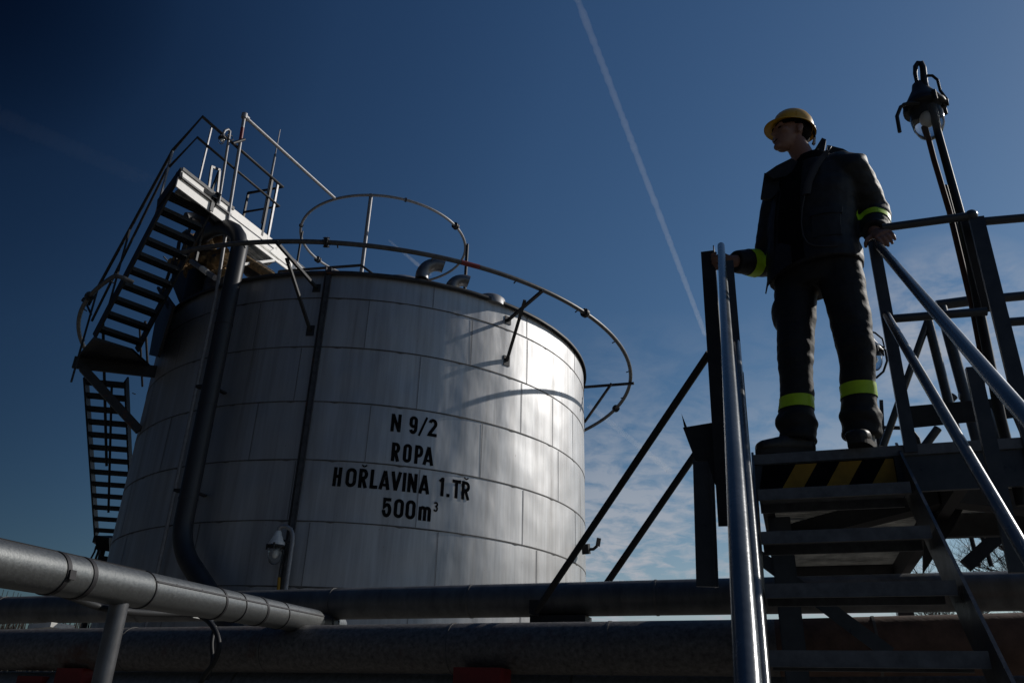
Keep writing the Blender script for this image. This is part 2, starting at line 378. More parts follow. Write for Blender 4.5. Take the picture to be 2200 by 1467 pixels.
m = MB(); prof = [(TR - 0.02, ZTOP + 0.05), (TR + 0.065, ZTOP + 0.035), (TR + 0.07, ZTOP - 0.035), (TR + 0.055, ZTOP - 0.035), (TR + 0.05, ZTOP + 0.01), (TR - 0.02, ZTOP + 0.02)]
m.loft([[tank(2 * pi * k / NS, z + 0.006 * noise.noise((k * 0.2, 0, 3)), r) for k in range(NS)] for r, z in prof], 0, True, False)
m.build('rim', M_DARK, tank_root)
m = MB(); m.loft([[tank(2 * pi * k / 96, z, r) for k in range(96)] for r, z in ((TR - 0.03, ZTOP + 0.03), (2.4, ZTOP + 0.2), (0.4, ZTOP + 0.36))], 0, True, True)
m.build('roof', M_CLAD, tank_root)
m = MB(); m.lathe([(TR + 0.35, 0), (TR + 0.35, 0.34), (TR - 0.1, 0.36)], (TC.x, TC.y, 0.03), n=96); m.build('plinth', M_CONC, tank_root)

# ---- lettering
ST = 0.178
def rr(x0, y0, x1, y1, r, n=7):
    out = []
    for cx_, cy_, a0 in ((x1 - r, y1 - r, 0), (x0 + r, y1 - r, 90), (x0 + r, y0 + r, 180), (x1 - r, y0 + r, 270)):
        for i in range(n): a = radians(a0 + 90 * i / (n - 1)); out.append((cx_ + r * cos(a), cy_ + r * sin(a)))
    return out
def glyph(ch, w):
    h = ST / 2; x0, x1 = h, w - h; c = w / 2; r = min(w / 2 - h, 0.22)
    arc = lambda cx_, cy_, rx, ry, a0, a1, n=10: [(cx_ + rx * cos(radians(a0 + (a1 - a0) * i / (n - 1))), cy_ + ry * sin(radians(a0 + (a1 - a0) * i / (n - 1)))) for i in range(n)]
    bowl = lambda yt, yb: [(x0, yt), (x1 - r, yt)] + arc(x1 - r, (yt + yb) / 2, r, (yt - yb) / 2, 90, -90)[1:-1] + [(x1 - r, yb), (x0, yb)]
    caron = [([(c - 0.13, 1.20), (c, 1.10)], 0.075, 0), ([(c, 1.10), (c + 0.13, 1.20)], 0.075, 0)]
    G = {
        'N': [([(x0, 0), (x0, 1)], ST, 0), ([(x1, 0), (x1, 1)], ST, 0), ([(x0, 0.97), (x1, 0.03)], ST * 0.95, 0)],
        'H': [([(x0, 0), (x0, 1)], ST, 0), ([(x1, 0), (x1, 1)], ST, 0), ([(x0, 0.52), (x1, 0.52)], ST * 0.9, 0)],
        'O': [(rr(x0, h, x1, 1 - h, r), ST, 1)], '0': [(rr(x0, h, x1, 1 - h, r), ST, 1)],
        'R': [([(x0, 0), (x0, 1)], ST, 0), (bowl(1 - h, 0.5), ST, 0), ([(c - 0.02, 0.5), (x1 + 0.01, 0)], ST, 0)],
        'P': [([(x0, 0), (x0, 1)], ST, 0), (bowl(1 - h, 0.44), ST, 0)],
        'A': [([(x0 - 0.02, 0), (c, 0.985)], ST, 0), ([(c, 0.985), (x1 + 0.02, 0)], ST, 0), ([(x0 + 0.07, 0.24), (x1 - 0.07, 0.24)], ST * 0.8, 0)],
        'V': [([(x0 - 0.02, 1), (c, 0.015)], ST, 0), ([(c, 0.015), (x1 + 0.02, 1)], ST, 0)],
        'L': [([(x0, 0), (x0, 1)], ST, 0), ([(x0, h), (w, h)], ST, 0)],
        'I': [([(c, 0), (c, 1)], ST, 0)],
        'T': [([(0, 1 - h), (w, 1 - h)], ST, 0), ([(c, 0), (c, 1 - h)], ST, 0)],
        '1': [([(w - h, 0), (w - h, 1)], ST, 0), ([(w - h, 0.95), (0.0, 0.78)], ST * 0.8, 0)],
        '.': [([(c, 0), (c, ST)], ST, 0)],
        '/': [([(h * 0.6, -0.06), (w - h * 0.6, 1.04)], ST * 0.7, 0)],
        '5': [([(x1 + 0.04, 1 - h), (x0 + 0.02, 1 - h), (x0, 0.50), (x0 + 0.03, 0.55)] + arc(c, 0.36, x1 - c, 0.285, 110, -180, 16), ST, 0)],
        '9': [(rr(x0, 0.42, x1, 1 - h, r), ST, 1), ([(x1, 0.62), (x1, 0.30)] + arc(c, 0.30, x1 - c, 0.22, 0, -160, 10), ST, 0)],
        '2': [(arc(c, 0.72, x1 - c, 0.20, 165, -35, 12) + [(x0 + 0.03, 0.17), (x0, h), (w, h)], ST, 0)],
        '3': [(arc(c, 0.74, x1 - c, 0.18, 160, -80, 10) + arc(c, 0.30, x1 - c, 0.23, 80, -160, 12), ST, 0)],
        'm': [([(x0, 0), (x0, 0.72)], ST, 0), ([(x0, 0.56)] + arc((x0 + c) / 2, 0.56, (c - x0) / 2, 0.12, 160, 0, 6) + [(c, 0)], ST, 0), ([(c, 0.56)] + arc((x1 + c) / 2, 0.56, (x1 - c) / 2, 0.12, 160, 0, 6) + [(x1, 0)], ST, 0)],
    }
    if ch == 'Ř': return G['R'] + caron
    return G[ch]
def stroke(poly, wd, closed):
    pts = [Vector((*p, 0)) for p in poly]; m_ = len(pts); Ls, Rs = [], []
    for i in range(m_):
        p = pts[i]
        d0 = (p - pts[i - 1]) if (closed or i > 0) else (pts[1] - p)
        d1 = (pts[(i + 1) % m_] - p) if (closed or i < m_ - 1) else (p - pts[i - 1])
        if d0.length < 1e-6: d0 = d1
        if d1.length < 1e-6: d1 = d0
        d0.normalize(); d1.normalize(); n0 = Vector((-d0.y, d0.x, 0)); n1 = Vector((-d1.y, d1.x, 0))
        nn = (n0 + n1); nn = nn.normalized() if nn.length > 1e-4 else n0
        k = min(1 / max(nn.dot(n0), 0.35), 1.8)
        Ls.append(p + nn * wd / 2 * k); Rs.append(p - nn * wd / 2 * k)
    return Ls, Rs
Z0x, Z0y, ZK = 600, 840, 700 / 2054                        # close-up crop the glyph extents were read in
LINES = [  # (baseline left px, baseline right px), height, [(glyph, x0, x1, scale, lift)]
    ((705, 255), (995, 290), 112, [('N', 705, 768), ('9', 820, 872), ('/', 878, 934), ('2', 938, 995)]),
    ((707, 442), (970, 471), 119, [('R', 707, 760), ('O', 780, 834), ('P', 853, 906), ('A', 908, 972)]),
    ((340, 599), (1198, 690), 121, [('H', 340, 393), ('O', 419, 486), ('Ř', 500, 557), ('L', 572, 622), ('A', 630, 697), ('V', 703, 767), ('I', 776, 798), ('N', 808, 868), ('A', 880, 946), ('1', 1008, 1037), ('.', 1056, 1074), ('T', 1088, 1142), ('Ř', 1148, 1200)]),
    ((650, 792), (955, 822), 122, [('5', 648, 708), ('0', 722, 784), ('0', 796, 858), ('m', 878, 956), ('3', 968, 998)]),
]
m = MB(); lift = 0.007
for (bl, br, hp, gl) in LINES:
    zs = []
    for bx, by in (bl, br): zs.append(PC(Z0x + bx * ZK, Z0y + by * ZK).z)
    zb = sum(zs) / 2
    zt = PC(Z0x + bl[0] * ZK, Z0y + (bl[1] - hp) * ZK).z; hgt = zt - zs[0]
    def ang_at(xp):
        t = (xp - bl[0]) / (br[0] - bl[0]); yb = bl[1] + (br[1] - bl[1]) * t - hp * 0.5
        return TA(PC(Z0x + xp * ZK, Z0y + yb * ZK))
    for ch, xa, xb in gl:
        a0, a1 = ang_at(xa), ang_at(xb); sc = hgt; zo = zb
        if ch == '3': sc = hgt * 0.52; zo = zb + hgt * 0.55
        wun = (a1 - a0) * TR / sc
        for poly, wd, closed in glyph(ch, wun):
            Ls, Rs = stroke(poly, wd, closed); k = len(Ls); lift += 0.00004
            # split long straight strokes so they follow the curve of the shell
            seg = []
            rng = range(k) if closed else range(k - 1)
            vs = []; fs = []
            for i in rng:
                j = (i + 1) % k; q = 4
                for s_ in range(q):
                    quad = [Ls[i].lerp(Ls[j], s_ / q), Ls[i].lerp(Ls[j], (s_ + 1) / q), Rs[i].lerp(Rs[j], (s_ + 1) / q), Rs[i].lerp(Rs[j], s_ / q)]
                    o = len(vs); vs += [tank(a0 + p.x * sc / TR, zo + p.y * sc, TR + lift) for p in quad]; fs.append((o, o + 1, o + 2, o + 3))
            m.add(vs, fs)
m.build('lettering', M_INK, tank_root)

# ---- roof fittings: gooseneck vents, dome, manhole
def gooseneck(base, r, hgt, bend, az_):
    d = Vector((sin(az_), cos(az_), 0)); pts = [base]; pts.append(base + Vector((0, 0, hgt)))
    for i in range(1, 10):
        a = pi * 0.60 * i / 9
        pts.append(base + Vector((0, 0, hgt + bend * sin(a))) + d * bend * (1 - cos(a)))
    return pts
for (px, py, rad, hg, bd) in ((906, 600, 0.125, 0.06, 0.30), (968, 622, 0.115, -0.02, 0.26)):
    b0 = PZ(px, py, 8.88)
    pts = gooseneck(b0, rad, hg, bd, radians(75)); mm = MB(); mm.tube(pts, rad, 20, cap=False)
    v = mm.build('gooseneck_vent', M_VENT, tank_root)
    e = pts[-1]; t = (pts[-1] - pts[-2]).normalized(); mm = MB(); mm.tube([e - t * 0.03, e - t * 0.02], rad * 0.97, 20); mm.build('opening_shade', M_BLACKSTEEL, v)  # black disc stands in for the shade inside the vent mouth
b0 = PZ(870, 588, 9.02)
m = MB(); m.lathe([(0.62, -0.25), (0.62, 0.08), (0.57, 0.17), (0.44, 0.24), (0.22, 0.285), (0.02, 0.295)], b0 + Vector((-0.15, 0.9, 0)), n=40); m.build('dome_cover', M_CLAD, tank_root)
b0 = PZ(1052, 643, 8.84)
m = MB(); m.lathe([(0.30, -0.1), (0.30, 0.04), (0.26, 0.08), (0.02, 0.10)], b0 + Vector((0, 0.15, 0)), n=28); m.build('manhole_cover', M_GALV, tank_root)

# ---- cable channel down the shell
am0, am1 = TA(PC(706, 600)), TA(PC(627, 1200))
ch = thing('cable_channel', 'long dark vertical cable channel fixed up the front of the silver tank', 'cable channel', tank(am0, 1.0, TR + 0.02))
m = MB()
def chan(m, a, wd, d0, d1, z0, z1):
    t = Vector((cos(a), sin(a), 0)); nrm = Vector((sin(a), -cos(a), 0)); c0 = tank(a, 0, TR)
    vs = [c0 + t * x + nrm * y + Vector((0, 0, z)) for z in (z0, z1) for x, y in ((-wd, d0), (wd, d0), (wd, d1), (-wd, d1))]
    m.add(vs, [(3, 2, 1, 0), (4, 5, 6, 7), (0, 1, 5, 4), (1, 2, 6, 5), (2, 3, 7, 6), (3, 0, 4, 7)])
chan(m, am0, 0.038, 0.012, 0.045, 0.6, 8.86); m.build('tray', M_RING, ch)
m = MB(); chan(m, am0 - 0.0105, 0.007, 0.010, 0.085, 0.6, 8.9); chan(m, am0 + 0.0098, 0.004, 0.010, 0.07, 0.6, 8.88); m.build('side_flange', M_DARK, ch)

# ------------------------------------------------------------------ cooling ring round the tank
RC = Vector((TC.x - 0.22, TC.y - 0.195, 8.546)); RR = 6.054
ring = thing('cooling_ring_pipe', 'dark water ring pipe held on brackets around the top of the silver tank', 'ring pipe', RC)
def ringpt(px, py):
    P = PZ(px, py, RC.z); d = P - RC; return RC + d.normalized() * RR, atan2(d.x, -d.y)
RA0 = ringpt(430, 568)[1]; RA1 = ringpt(238, 588)[1] % (2 * pi)      # the ring breaks where the stairway passes
RA2 = ringpt(186, 752)[1] % (2 * pi); RB = radians(205)
def ringarc(a0, a1, k): return [RC + Vector((RR * sin(a0 + (a1 - a0) * i / k), -RR * cos(a0 + (a1 - a0) * i / k), 0)) for i in range(k + 1)]
m = MB(); m.tube(ringarc(RA0, RB, 130), 0.041, 12)
m.tube(ringarc(RA2, RA1, 30) + [PZ(262, 596, RC.z - 0.02), PZ(286, 607, RC.z - 0.04)], 0.041, 12)
m.build('pipe', M_RING, ring)
for q in ((703, 527), (1265, 670), (1320, 877), (194, 637)):
    P, a = ringpt(*q); t = Vector((cos(a), sin(a), 0)); mm = MB()
    for s_ in (-0.032, 0.004): mm.tube([P + t * s_, P + t * (s_ + 0.028)], 0.088, 14)
    for k in range(6):
        o = Vector((sin(a), -cos(a), 0)) * 0.072 * cos(k * pi / 3) + Vector((0, 0, 0.072 * sin(k * pi / 3)))
        mm.tube([P + t * -0.055 + o, P + t * 0.055 + o], 0.009, 6)
    mm.build('flange_coupling', M_DARK, ring)
def bracket(a, arm_end):
    out_ = Vector((sin(a), -cos(a), 0)); mm = MB(); z = RC.z - 0.06
    P0 = tank(a, z, TR); P1 = RC + out_ * (RR + 0.08); P1.z = z
    mm.bar(P0, P1, 0.05, 0.05)
    mm.bar(tank(a, z - 0.85, TR + 0.01), RC + out_ * (RR - 0.42) + Vector((0, 0, -0.06)), 0.05, 0.045)
    t = Vector((cos(a), sin(a), 0))
    c0 = tank(a, z - 0.85, TR + 0.008); mm.bar(c0 - Vector((0, 0, 0.10)), c0 + Vector((0, 0, 0.10)), 0.14, 0.014, up=out_)
    c0 = tank(a, z, TR + 0.008); mm.bar(c0 - Vector((0, 0, 0.08)), c0 + Vector((0, 0, 0.08)), 0.14, 0.014, up=out_)
    return mm.build('bracket', M_DARK, ring)
for q in ((1158, 622), (1352, 818), (603, 526)):
    P, a = ringpt(*q); bracket(a, None)
for a in (150, 200): bracket(radians(a), None)
for k in range(24):
    a = radians(k * 15 + 4); P = RC + Vector((sin(a), -cos(a), 0)) * RR; mm = MB()
    mm.tube([P, P + Vector((-sin(a), cos(a), -0.35)).normalized() * 0.10], 0.012, 8); mm.build('spray_nozzle', M_DARK, ring)
P, a = ringpt(1008, 571)
mm = MB(); t = Vector((cos(a), sin(a), 0)); mm.tube([P - t * 0.17, P + t * 0.17], 0.0425, 12); mm.build('red_stripe', M_REDMARK, ring)

# ------------------------------------------------------------------ roof ring pipe with its riser
QC = Vector((-3.36, 17.44, 12.5)); QR = 2.087
rring = thing('roof_ring_pipe', 'thin pale ring pipe raised on posts above the tank roof', 'ring pipe', (TC.x, TC.y, ZTOP))
m = MB(); m.tube([QC + Vector((QR * sin(2 * pi * k / 120), -QR * cos(2 * pi * k / 120), 0)) for k in range(120)], 0.033, 10, closed=True); m.build('pipe', M_GALV, rring)
for q in ((978, 486), (681, 558), (871, 431), (649, 485), (990, 562)):
    P = PZ(*q, QC.z); d = (P - QC).normalized(); P = QC + d * QR; t = Vector((-d.y, d.x, 0)); mm = MB(); big = q[0] in (978, 681)
    for s_ in ((-0.05, 0.015) if big else (-0.015,)): mm.tube([P + t * s_, P + t * (s_ + 0.032)], 0.085 if big else 0.055, 12)
    mm.build('flange_coupling', M_DARK, rring)
for q, rad in (((797, 421), 0.045), ((1004, 528), 0.04), ((649, 500), 0.03), ((872, 432), 0.0)):
    if rad == 0: continue
    P = PZ(*q, QC.z); mm = MB(); mm.tube([Vector((P.x, P.y, ZTOP + 0.02)), P + Vector((0, 0, 0.04))], rad, 10); mm.build('post', M_GALV if rad > 0.041 else M_DARK, rring)
A = PZ(525, 250, QC.z); B = PZ(719, 426, QC.z)
m = MB(); m.tube([A, B], 0.036, 10); m.build('feed_pipe', M_GALV, rring)
bot = PC(458, 650, TR + 0.12); bot2 = Vector((A.x, A.y, 0.8))
rb = PC(463, 640, TR + 0.09); m = MB(); m.tube([Vector((rb.x, rb.y, 0.8)), rb, A], 0.034, 10); m.build('riser', M_GALV, rring)
ra = (rb - A).normalized(); m = MB(); m.tube([A + ra * 0.28, A + ra * 0.62], 0.036, 10); m.build('red_stripe', M_REDMARK, rring)
m = MB(); m.tube([A + Vector((0, 0, -0.05)), A + Vector((0, 0, 0.06))], 0.06, 10); m.tube([A, A + (B - A).normalized() * 0.1], 0.06, 10); m.build('elbow', M_GALV, rring)
# low roof guard bar
m = MB(); A2 = PZ(600, 583, 9.7); B2 = PZ(776, 570, 9.7); C2 = PZ(803, 590, 9.55)
m.tube([A2, B2, C2, C2 + Vector((0, 0, -0.8))], 0.03, 8); m.tube([A2, A2 + Vector((0, 0, -0.9))], 0.03, 8)
m.build('guard_bar', M_DARK, rring)
# lightning rods
for (x0, y0, x1, y1) in ((603, 280, 560, 480),):
    B3 = PR(563, 480, 24.5, -0.45); T3 = PR(603, 280, 24.5, -0.45); T3 = Vector((B3.x, B3.y, T3.z)); o = part(lambda mm: mm.tube([B3, B3.lerp(T3, 0.72), B3.lerp(T3, 0.73), T3], [0.026, 0.026, 0.014, 0.011], 8), 'lightning_rod', M_GALV, None)
    tag(o, 'tall thin lightning rod standing at the far end of the roof gangway', 'lightning rod')

# ------------------------------------------------------------------ big duct down the tank front
aD = radians(-22.5); rD = 0.150; DR = TR + 0.35
d0 = tank(aD, 0, DR)
duct = thing('vapour_duct', 'thick dark duct with a gooseneck top running down the shaded side of the tank', 'duct', d0)
inw = Vector((-sin(aD), cos(aD), 0)); tanv = Vector((cos(aD), sin(aD), 0))
arch = [PC(413, 545, 4.55), PC(424, 522, 4.65), PC(440, 503, 4.75), PC(458, 493, 4.85), PC(475, 488, 4.95), PC(491, 489, 5.02), PC(504, 496, 5.08), PC(512, 509, 5.13)]
zt_ = PC(515, 530, DR).z
pts = arch + [d0 + Vector((0, 0, zt_)), d0 + Vector((0, 0, 8.0)), d0 + Vector((0, 0, 6.0)), d0 + Vector((0, 0, 4.9)), d0 + Vector((0, 0, 4.3))]
for i in range(1, 9):
    a = radians(50) * i / 8; pts.append(d0 + Vector((0, 0, 4.3 - 1.0 * sin(a))) + tanv * 1.0 * (1 - cos(a)))
pts.append(pts[-1] + (pts[-1] - pts[-2]).normalized() * 1.6)
m = MB(); m.tube(pts, rD, 22); m.build('pipe', M_DUCT, duct)
for z in (4.6, 6.2, 7.7):
    m = MB(); P = d0 + Vector((0, 0, z)); m.tube([P, P + Vector((0, 0, 0.02))], rD + 0.006, 22); m.build('joint_band', M_DARK, duct)
for z in (4.75, 6.55):
    m = MB(); P = d0 + Vector((0, 0, z)); m.bar(P - tanv * 0.05, P - tanv * 0.30 + Vector((0, 0, 0.02)), 0.10, 0.05); m.bar(P, P + inw * 0.4, 0.08, 0.03); m.build('wall_clamp', M_BLACKSTEEL, duct)
wp0, wp1 = PC(486, 612, TR + 0.12), PC(506, 500, TR + 0.12)
o = part(lambda mm: mm.bar(wp0, Vector((wp0.x, wp0.y, wp1.z)), 0.115, 0.02, up=Vector((0.55, -0.83, 0))), 'flat_post', M_WHITE, None)
tag(o, 'pale flat steel post standing just left of the dark duct', 'post')

# ------------------------------------------------------------------ vessel with ragged lagging on the roof edge
vf_ = PC(437, 625, TR - 0.15); vc_ = (Vector((TC.x, TC.y, 0)) - Vector((vf_.x, vf_.y, 0))).normalized()
vb = Vector((vf_.x, vf_.y, ZTOP - 0.05)) + vc_ * 0.42
ves = thing('roof_drum', 'squat grey drum on the roof edge wrapped above in ragged tan lagging', 'drum', vb)
m = MB(); m.lathe([(0.40, 0), (0.40, 0.62), (0.37, 0.66), (0.1, 0.68)], vb, n=32); m.build('body', M_RING, ves)
m = MB(); m.lathe([(0.30, 0), (0.30, 0.9), (0.1, 0.95)], vb + Vector((-0.55, 0.15, 0)), n=24); m.build('side_vessel', M_BLACKSTEEL, ves)
m = MB()
for i in range(34):
    q = random.Random(i); px, py = q.uniform(372, 482), q.uniform(500, 590)
    if px < 400 and py < 540: continue
    p0 = PC(px, py, q.uniform(4.35, 4.7))
    dd = Vector((q.uniform(-1, 1), q.uniform(-1, 1), q.uniform(-0.35, 0.35))).normalized() * q.uniform(0.2, 0.5)
    k = 10; rr_ = q.uniform(0.07, 0.15)
    m.tube([p0 + dd * (j / k - 0.5) + Vector((q.uniform(-1, 1), q.uniform(-1, 1), q.uniform(-1, 1))) * 0.02 for j in range(k + 1)], [rr_ * q.uniform(0.7, 1.2) for j in range(k + 1)], 9)
m.tube([PC(x, y, 4.52) for x, y in ((375, 560), (400, 556), (430, 545), (455, 552), (485, 540))], [0.10, 0.14, 0.11, 0.13, 0.09], 10)
m.build('lagging', M_TAN, ves)
def pch(lst, r): return [PC(x, y, r) for x, y in lst]
m = MB(); m.tube(pch([(412, 562), (462, 597)], 4.86), 0.055, 12); m.build('drain_pipe', M_GALV, ves)
m = MB(); m.tube(pch([(434, 577), (446, 586)], 4.86), 0.060, 12); m.build('pipe_sleeve', M_WHITE, ves)
m = MB(); m.tube(pch([(524, 556), (590, 598)], 4.5), 0.085, 14); m.build('lagged_pipe', M_TAN, ves)
m = MB(); m.tube(pch([(392, 500), (420, 530), (452, 548), (490, 560)], 4.5), 0.13, 12); m.tube(pch([(400, 470), (440, 470), (470, 500)], 4.3), 0.15, 12)
m.tube(pch([(540, 575), (575, 600)], 4.2), 0.2, 12); m.build('elbow_pipe', M_DUCT, ves)
m = MB(); m.slab(pch([(365, 600), (420, 560), (415, 640), (385, 650)], 4.7), vc_ * 0.1); m.build('side_plate', M_BLACKSTEEL, ves)

# ------------------------------------------------------------------ stairway up to the roof
AU, DO, DI = 43, 6.05, 5.25
ts = thing('tank_stairway', 'dark open steel stairway with two flights climbing the left side of the tank', 'stairs', tank(radians(-80), 0, 6.2))
n43 = Vector((sin(radians(AU)), cos(radians(AU)), 0)); t43 = Vector((cos(radians(AU)), -sin(radians(AU)), 0))
def flight(a_, do, di, t0, z0, t1, z1, nsteps, grp):
    nn = Vector((sin(radians(a_)), cos(radians(a_)), 0)); tt = Vector((cos(radians(a_)), -sin(radians(a_)), 0))
    pt = lambda d, t, z: TC - nn * d + tt * t + Vector((0, 0, z))
    for d in (do, di): part(lambda m: m.bar(pt(d, t0, z0), pt(d, t1, z1), 0.035, 0.22), 'stringer', M_BLACKSTEEL, ts)
    for k in range(nsteps):
        f = (k + 0.5) / nsteps; t = t0 + (t1 - t0) * f; z = z0 + (z1 - z0) * f
        def tread(m):
            for j in range(4):
                tj = t - 0.10 + j * 0.066
                m.bar(pt(do - 0.02, tj, z), pt(di + 0.02, tj, z), 0.022, 0.045)
            for j in range(9):
                dj = di + 0.05 + j * (do - di - 0.1) / 8
                m.bar(pt(dj, t - 0.11, z + 0.004), pt(dj, t + 0.11, z + 0.004), 0.012, 0.030)
            m.bar(pt(do - 0.02, t + 0.12, z), pt(di + 0.02, t + 0.12, z), 0.012, 0.075)
        part(tread, 'tread', M_BLACKSTEEL, ts)
    return pt
Us = PT(203, 722, AU, DO); Ue = PT(385, 372, AU, DO)
tu0, tu1 = (Us - TC).dot(t43), (Ue - TC).dot(t43)
pu = flight(AU, DO, DI, tu0, Us.z, tu1, Ue.z, 11, 'upper')
pl = flight(80, 6.0, 5.2, -2.3, 5.12, 0.92, 7.80, 13, 'lower')
zl = Us.z - 0.1
N1, N2, F1, F2 = PZ(200, 728, zl), PZ(284, 754, zl), PZ(166, 768, zl), PZ(330, 796, zl)
part(lambda m: m.slab([N1, N2, F2, F1], (0, 0, 0.05)), 'landing', M_BLACKSTEEL, ts)
Ca, Cb = PZ(158, 778, zl - 0.1), PZ(345, 800, zl - 0.1)
part(lambda m: m.bar(Ca, Cb, 0.06, 0.24), 'landing_beam', M_BLACKSTEEL, ts)
part(lambda m: m.bar(Ca.lerp(Cb, 0.12) + Vector((0, 0, -0.1)), PC(300, 925, TR + 0.02), 0.10, 0.16), 'knee_brace', M_DARK, ts)
part(lambda m: m.slab([pl(6.03, -2.2, 5.12), pl(5.1, -2.2, 5.12), pl(5.1, -2.75, 5.12), pl(6.03, -2.75, 5.12)], (0, 0, -0.16)), 'landing', M_BLACKSTEEL, ts)
for d_ in (5.9, 5.25): part(lambda m: m.bar(pl(d_, -2.65, 0.0), pl(d_, -2.65, 5.0), 0.10, 0.10, up=n43), 'support_leg', M_BLACKSTEEL, ts)
# outer handrail of the upper flight
hr = [PT(203, 650, AU, DO), PT(300, 472, AU, DO), PT(372, 325, AU, DO)]
zoff = 0.92
hT, hM = PT(371, 324, AU, DO), PT(357, 366, AU, DO)
hB, hN = PT(190, 655, AU, DO), PT(197, 690, AU, DO)
onetube('handrail', [hB, hT], 0.030, M_BLACKSTEEL, ts)
onetube('mid_rail', [hN, hM], 0.024, M_BLACKSTEEL, ts)
onetube('rail_loop', [hB, PT(176, 645, AU, DO + 0.15), PT(180, 640, AU, DO + 0.15), PT(196, 676, AU, DO)], 0.02, M_BLACKSTEEL, ts)
for f in (0.12, 0.5, 1.0):
    P = hB.lerp(hT, f); tf = (P - TC).dot(t43); zs2 = Us.z + (Ue.z - Us.z) * (tf - tu0) / (tu1 - tu0)
    part(lambda m: m.bar(pu(DO, tf, zs2 - 0.05), P, 0.06 if f == 1.0 else 0.035, 0.03, up=n43), 'post', M_GALV if f == 1.0 else M_BLACKSTEEL, ts)
# inner rails of the lower flight, seen past its treads
for (x0, y0, x1, y1, rad) in ((221, 690, 229, 1000, 0.030), (240, 830, 233, 1100, 0.026), (312, 690, 318, 800, 0.030), (300, 700, 306, 830, 0.026)):
    onetube('rail', [PT(x0, y0, 82, 5.45), PT(x1, y1, 82, 5.45)], rad, M_BLACKSTEEL, ts, 8)
part(lambda m: m.slab([PT(346, 618, 60, 4.95), PT(372, 655, 60, 4.9), PT(338, 766, 60, 4.9), PT(320, 762, 60, 4.95)], n43 * 0.05), 'wall_plate', M_BLACKSTEEL, ts)
for x0, y0, x1, y1 in ((340, 618, 366, 668), (372, 560, 345, 640), (385, 520, 372, 600), (415, 470, 392, 540), (400, 500, 430, 520), (440, 470, 420, 560)):
    part(lambda m: m.bar(PT(x0, y0, 43, 5.1), PT(x1, y1, 43, 5.1), 0.05, 0.05), 'frame_bar', M_DARK, ts)
# junk box at the foot of the lower flight
bx = thing('junction_box', 'small dark junction box with cables at the foot of the tank stairway', 'junction box', PT(213, 1175, 80, 5.6))
Pj = PT(210, 1168, 80, 5.6); part(lambda m: m.slab([PT(205, 1150, 80, 5.6), PT(238, 1150, 80, 5.6), PT(234, 1180, 80, 5.6), PT(206, 1180, 80, 5.6)], Vector((0.2, 0.2, 0))), 'box', M_BLACKSTEEL, bx)
onetube('cable', [PT(207, 1172, 80, 5.6), PT(203, 1185, 80, 5.6), PT(196, 1198, 80, 5.6), PT(193, 1230, 80, 5.6)], 0.02, M_CABLE, bx)
onetube('cable', [PT(212, 1172, 80, 5.6), PT(211, 1185, 80, 5.6), PT(206, 1198, 80, 5.6), PT(205, 1230, 80, 5.6)], 0.025, M_CABLE, bx)
part(lambda m: m.slab([PT(212, 1192, 80, 5.5), PT(240, 1196, 80, 5.5), PT(240, 1206, 80, 5.5), PT(212, 1206, 80, 5.5)], Vector((0.2, 0.2, 0))), 'shelf', M_DARK, bx)

# ------------------------------------------------------------------ gangway over the roof
AG, SG = 24.5, -0.40
n24 = Vector((sin(radians(AG)), cos(radians(AG)), 0)); t24 = Vector((cos(radians(AG)), -sin(radians(AG)), 0))
ga = thing('roof_gangway', 'sunlit white sided gangway with dark handrails reaching onto the tank roof', 'gangway', TC + t24 * SG - n24 * 5)
G0 = PR(391, 366, AG, SG); G1 = PR(598, 520, AG, SG); zg = (G0.z + G1.z) / 2; g0 = (G0 - TC).dot(n24); g1 = (G1 - TC).dot(n24)
def pg(s_, d, z): return TC + t24 * s_ + n24 * d + Vector((0, 0, z))
HF = 0.40
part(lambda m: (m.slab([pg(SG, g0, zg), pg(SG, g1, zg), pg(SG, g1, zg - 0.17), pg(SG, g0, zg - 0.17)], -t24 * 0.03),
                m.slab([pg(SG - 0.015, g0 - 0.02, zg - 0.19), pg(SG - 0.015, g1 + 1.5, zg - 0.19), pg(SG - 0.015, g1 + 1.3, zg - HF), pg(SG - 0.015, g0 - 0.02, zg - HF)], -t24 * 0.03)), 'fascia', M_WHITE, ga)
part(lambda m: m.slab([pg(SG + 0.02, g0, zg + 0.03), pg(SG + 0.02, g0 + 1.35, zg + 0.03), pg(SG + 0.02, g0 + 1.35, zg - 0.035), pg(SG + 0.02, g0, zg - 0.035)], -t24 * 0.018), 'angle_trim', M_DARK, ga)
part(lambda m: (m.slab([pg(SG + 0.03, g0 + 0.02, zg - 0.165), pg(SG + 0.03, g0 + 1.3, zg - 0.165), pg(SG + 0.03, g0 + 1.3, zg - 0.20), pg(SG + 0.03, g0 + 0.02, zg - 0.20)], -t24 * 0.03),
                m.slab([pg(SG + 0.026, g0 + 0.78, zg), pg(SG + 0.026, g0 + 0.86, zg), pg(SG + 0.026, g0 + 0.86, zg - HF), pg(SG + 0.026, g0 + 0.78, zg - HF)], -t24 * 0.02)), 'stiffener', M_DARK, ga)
zd = zg - 0.30
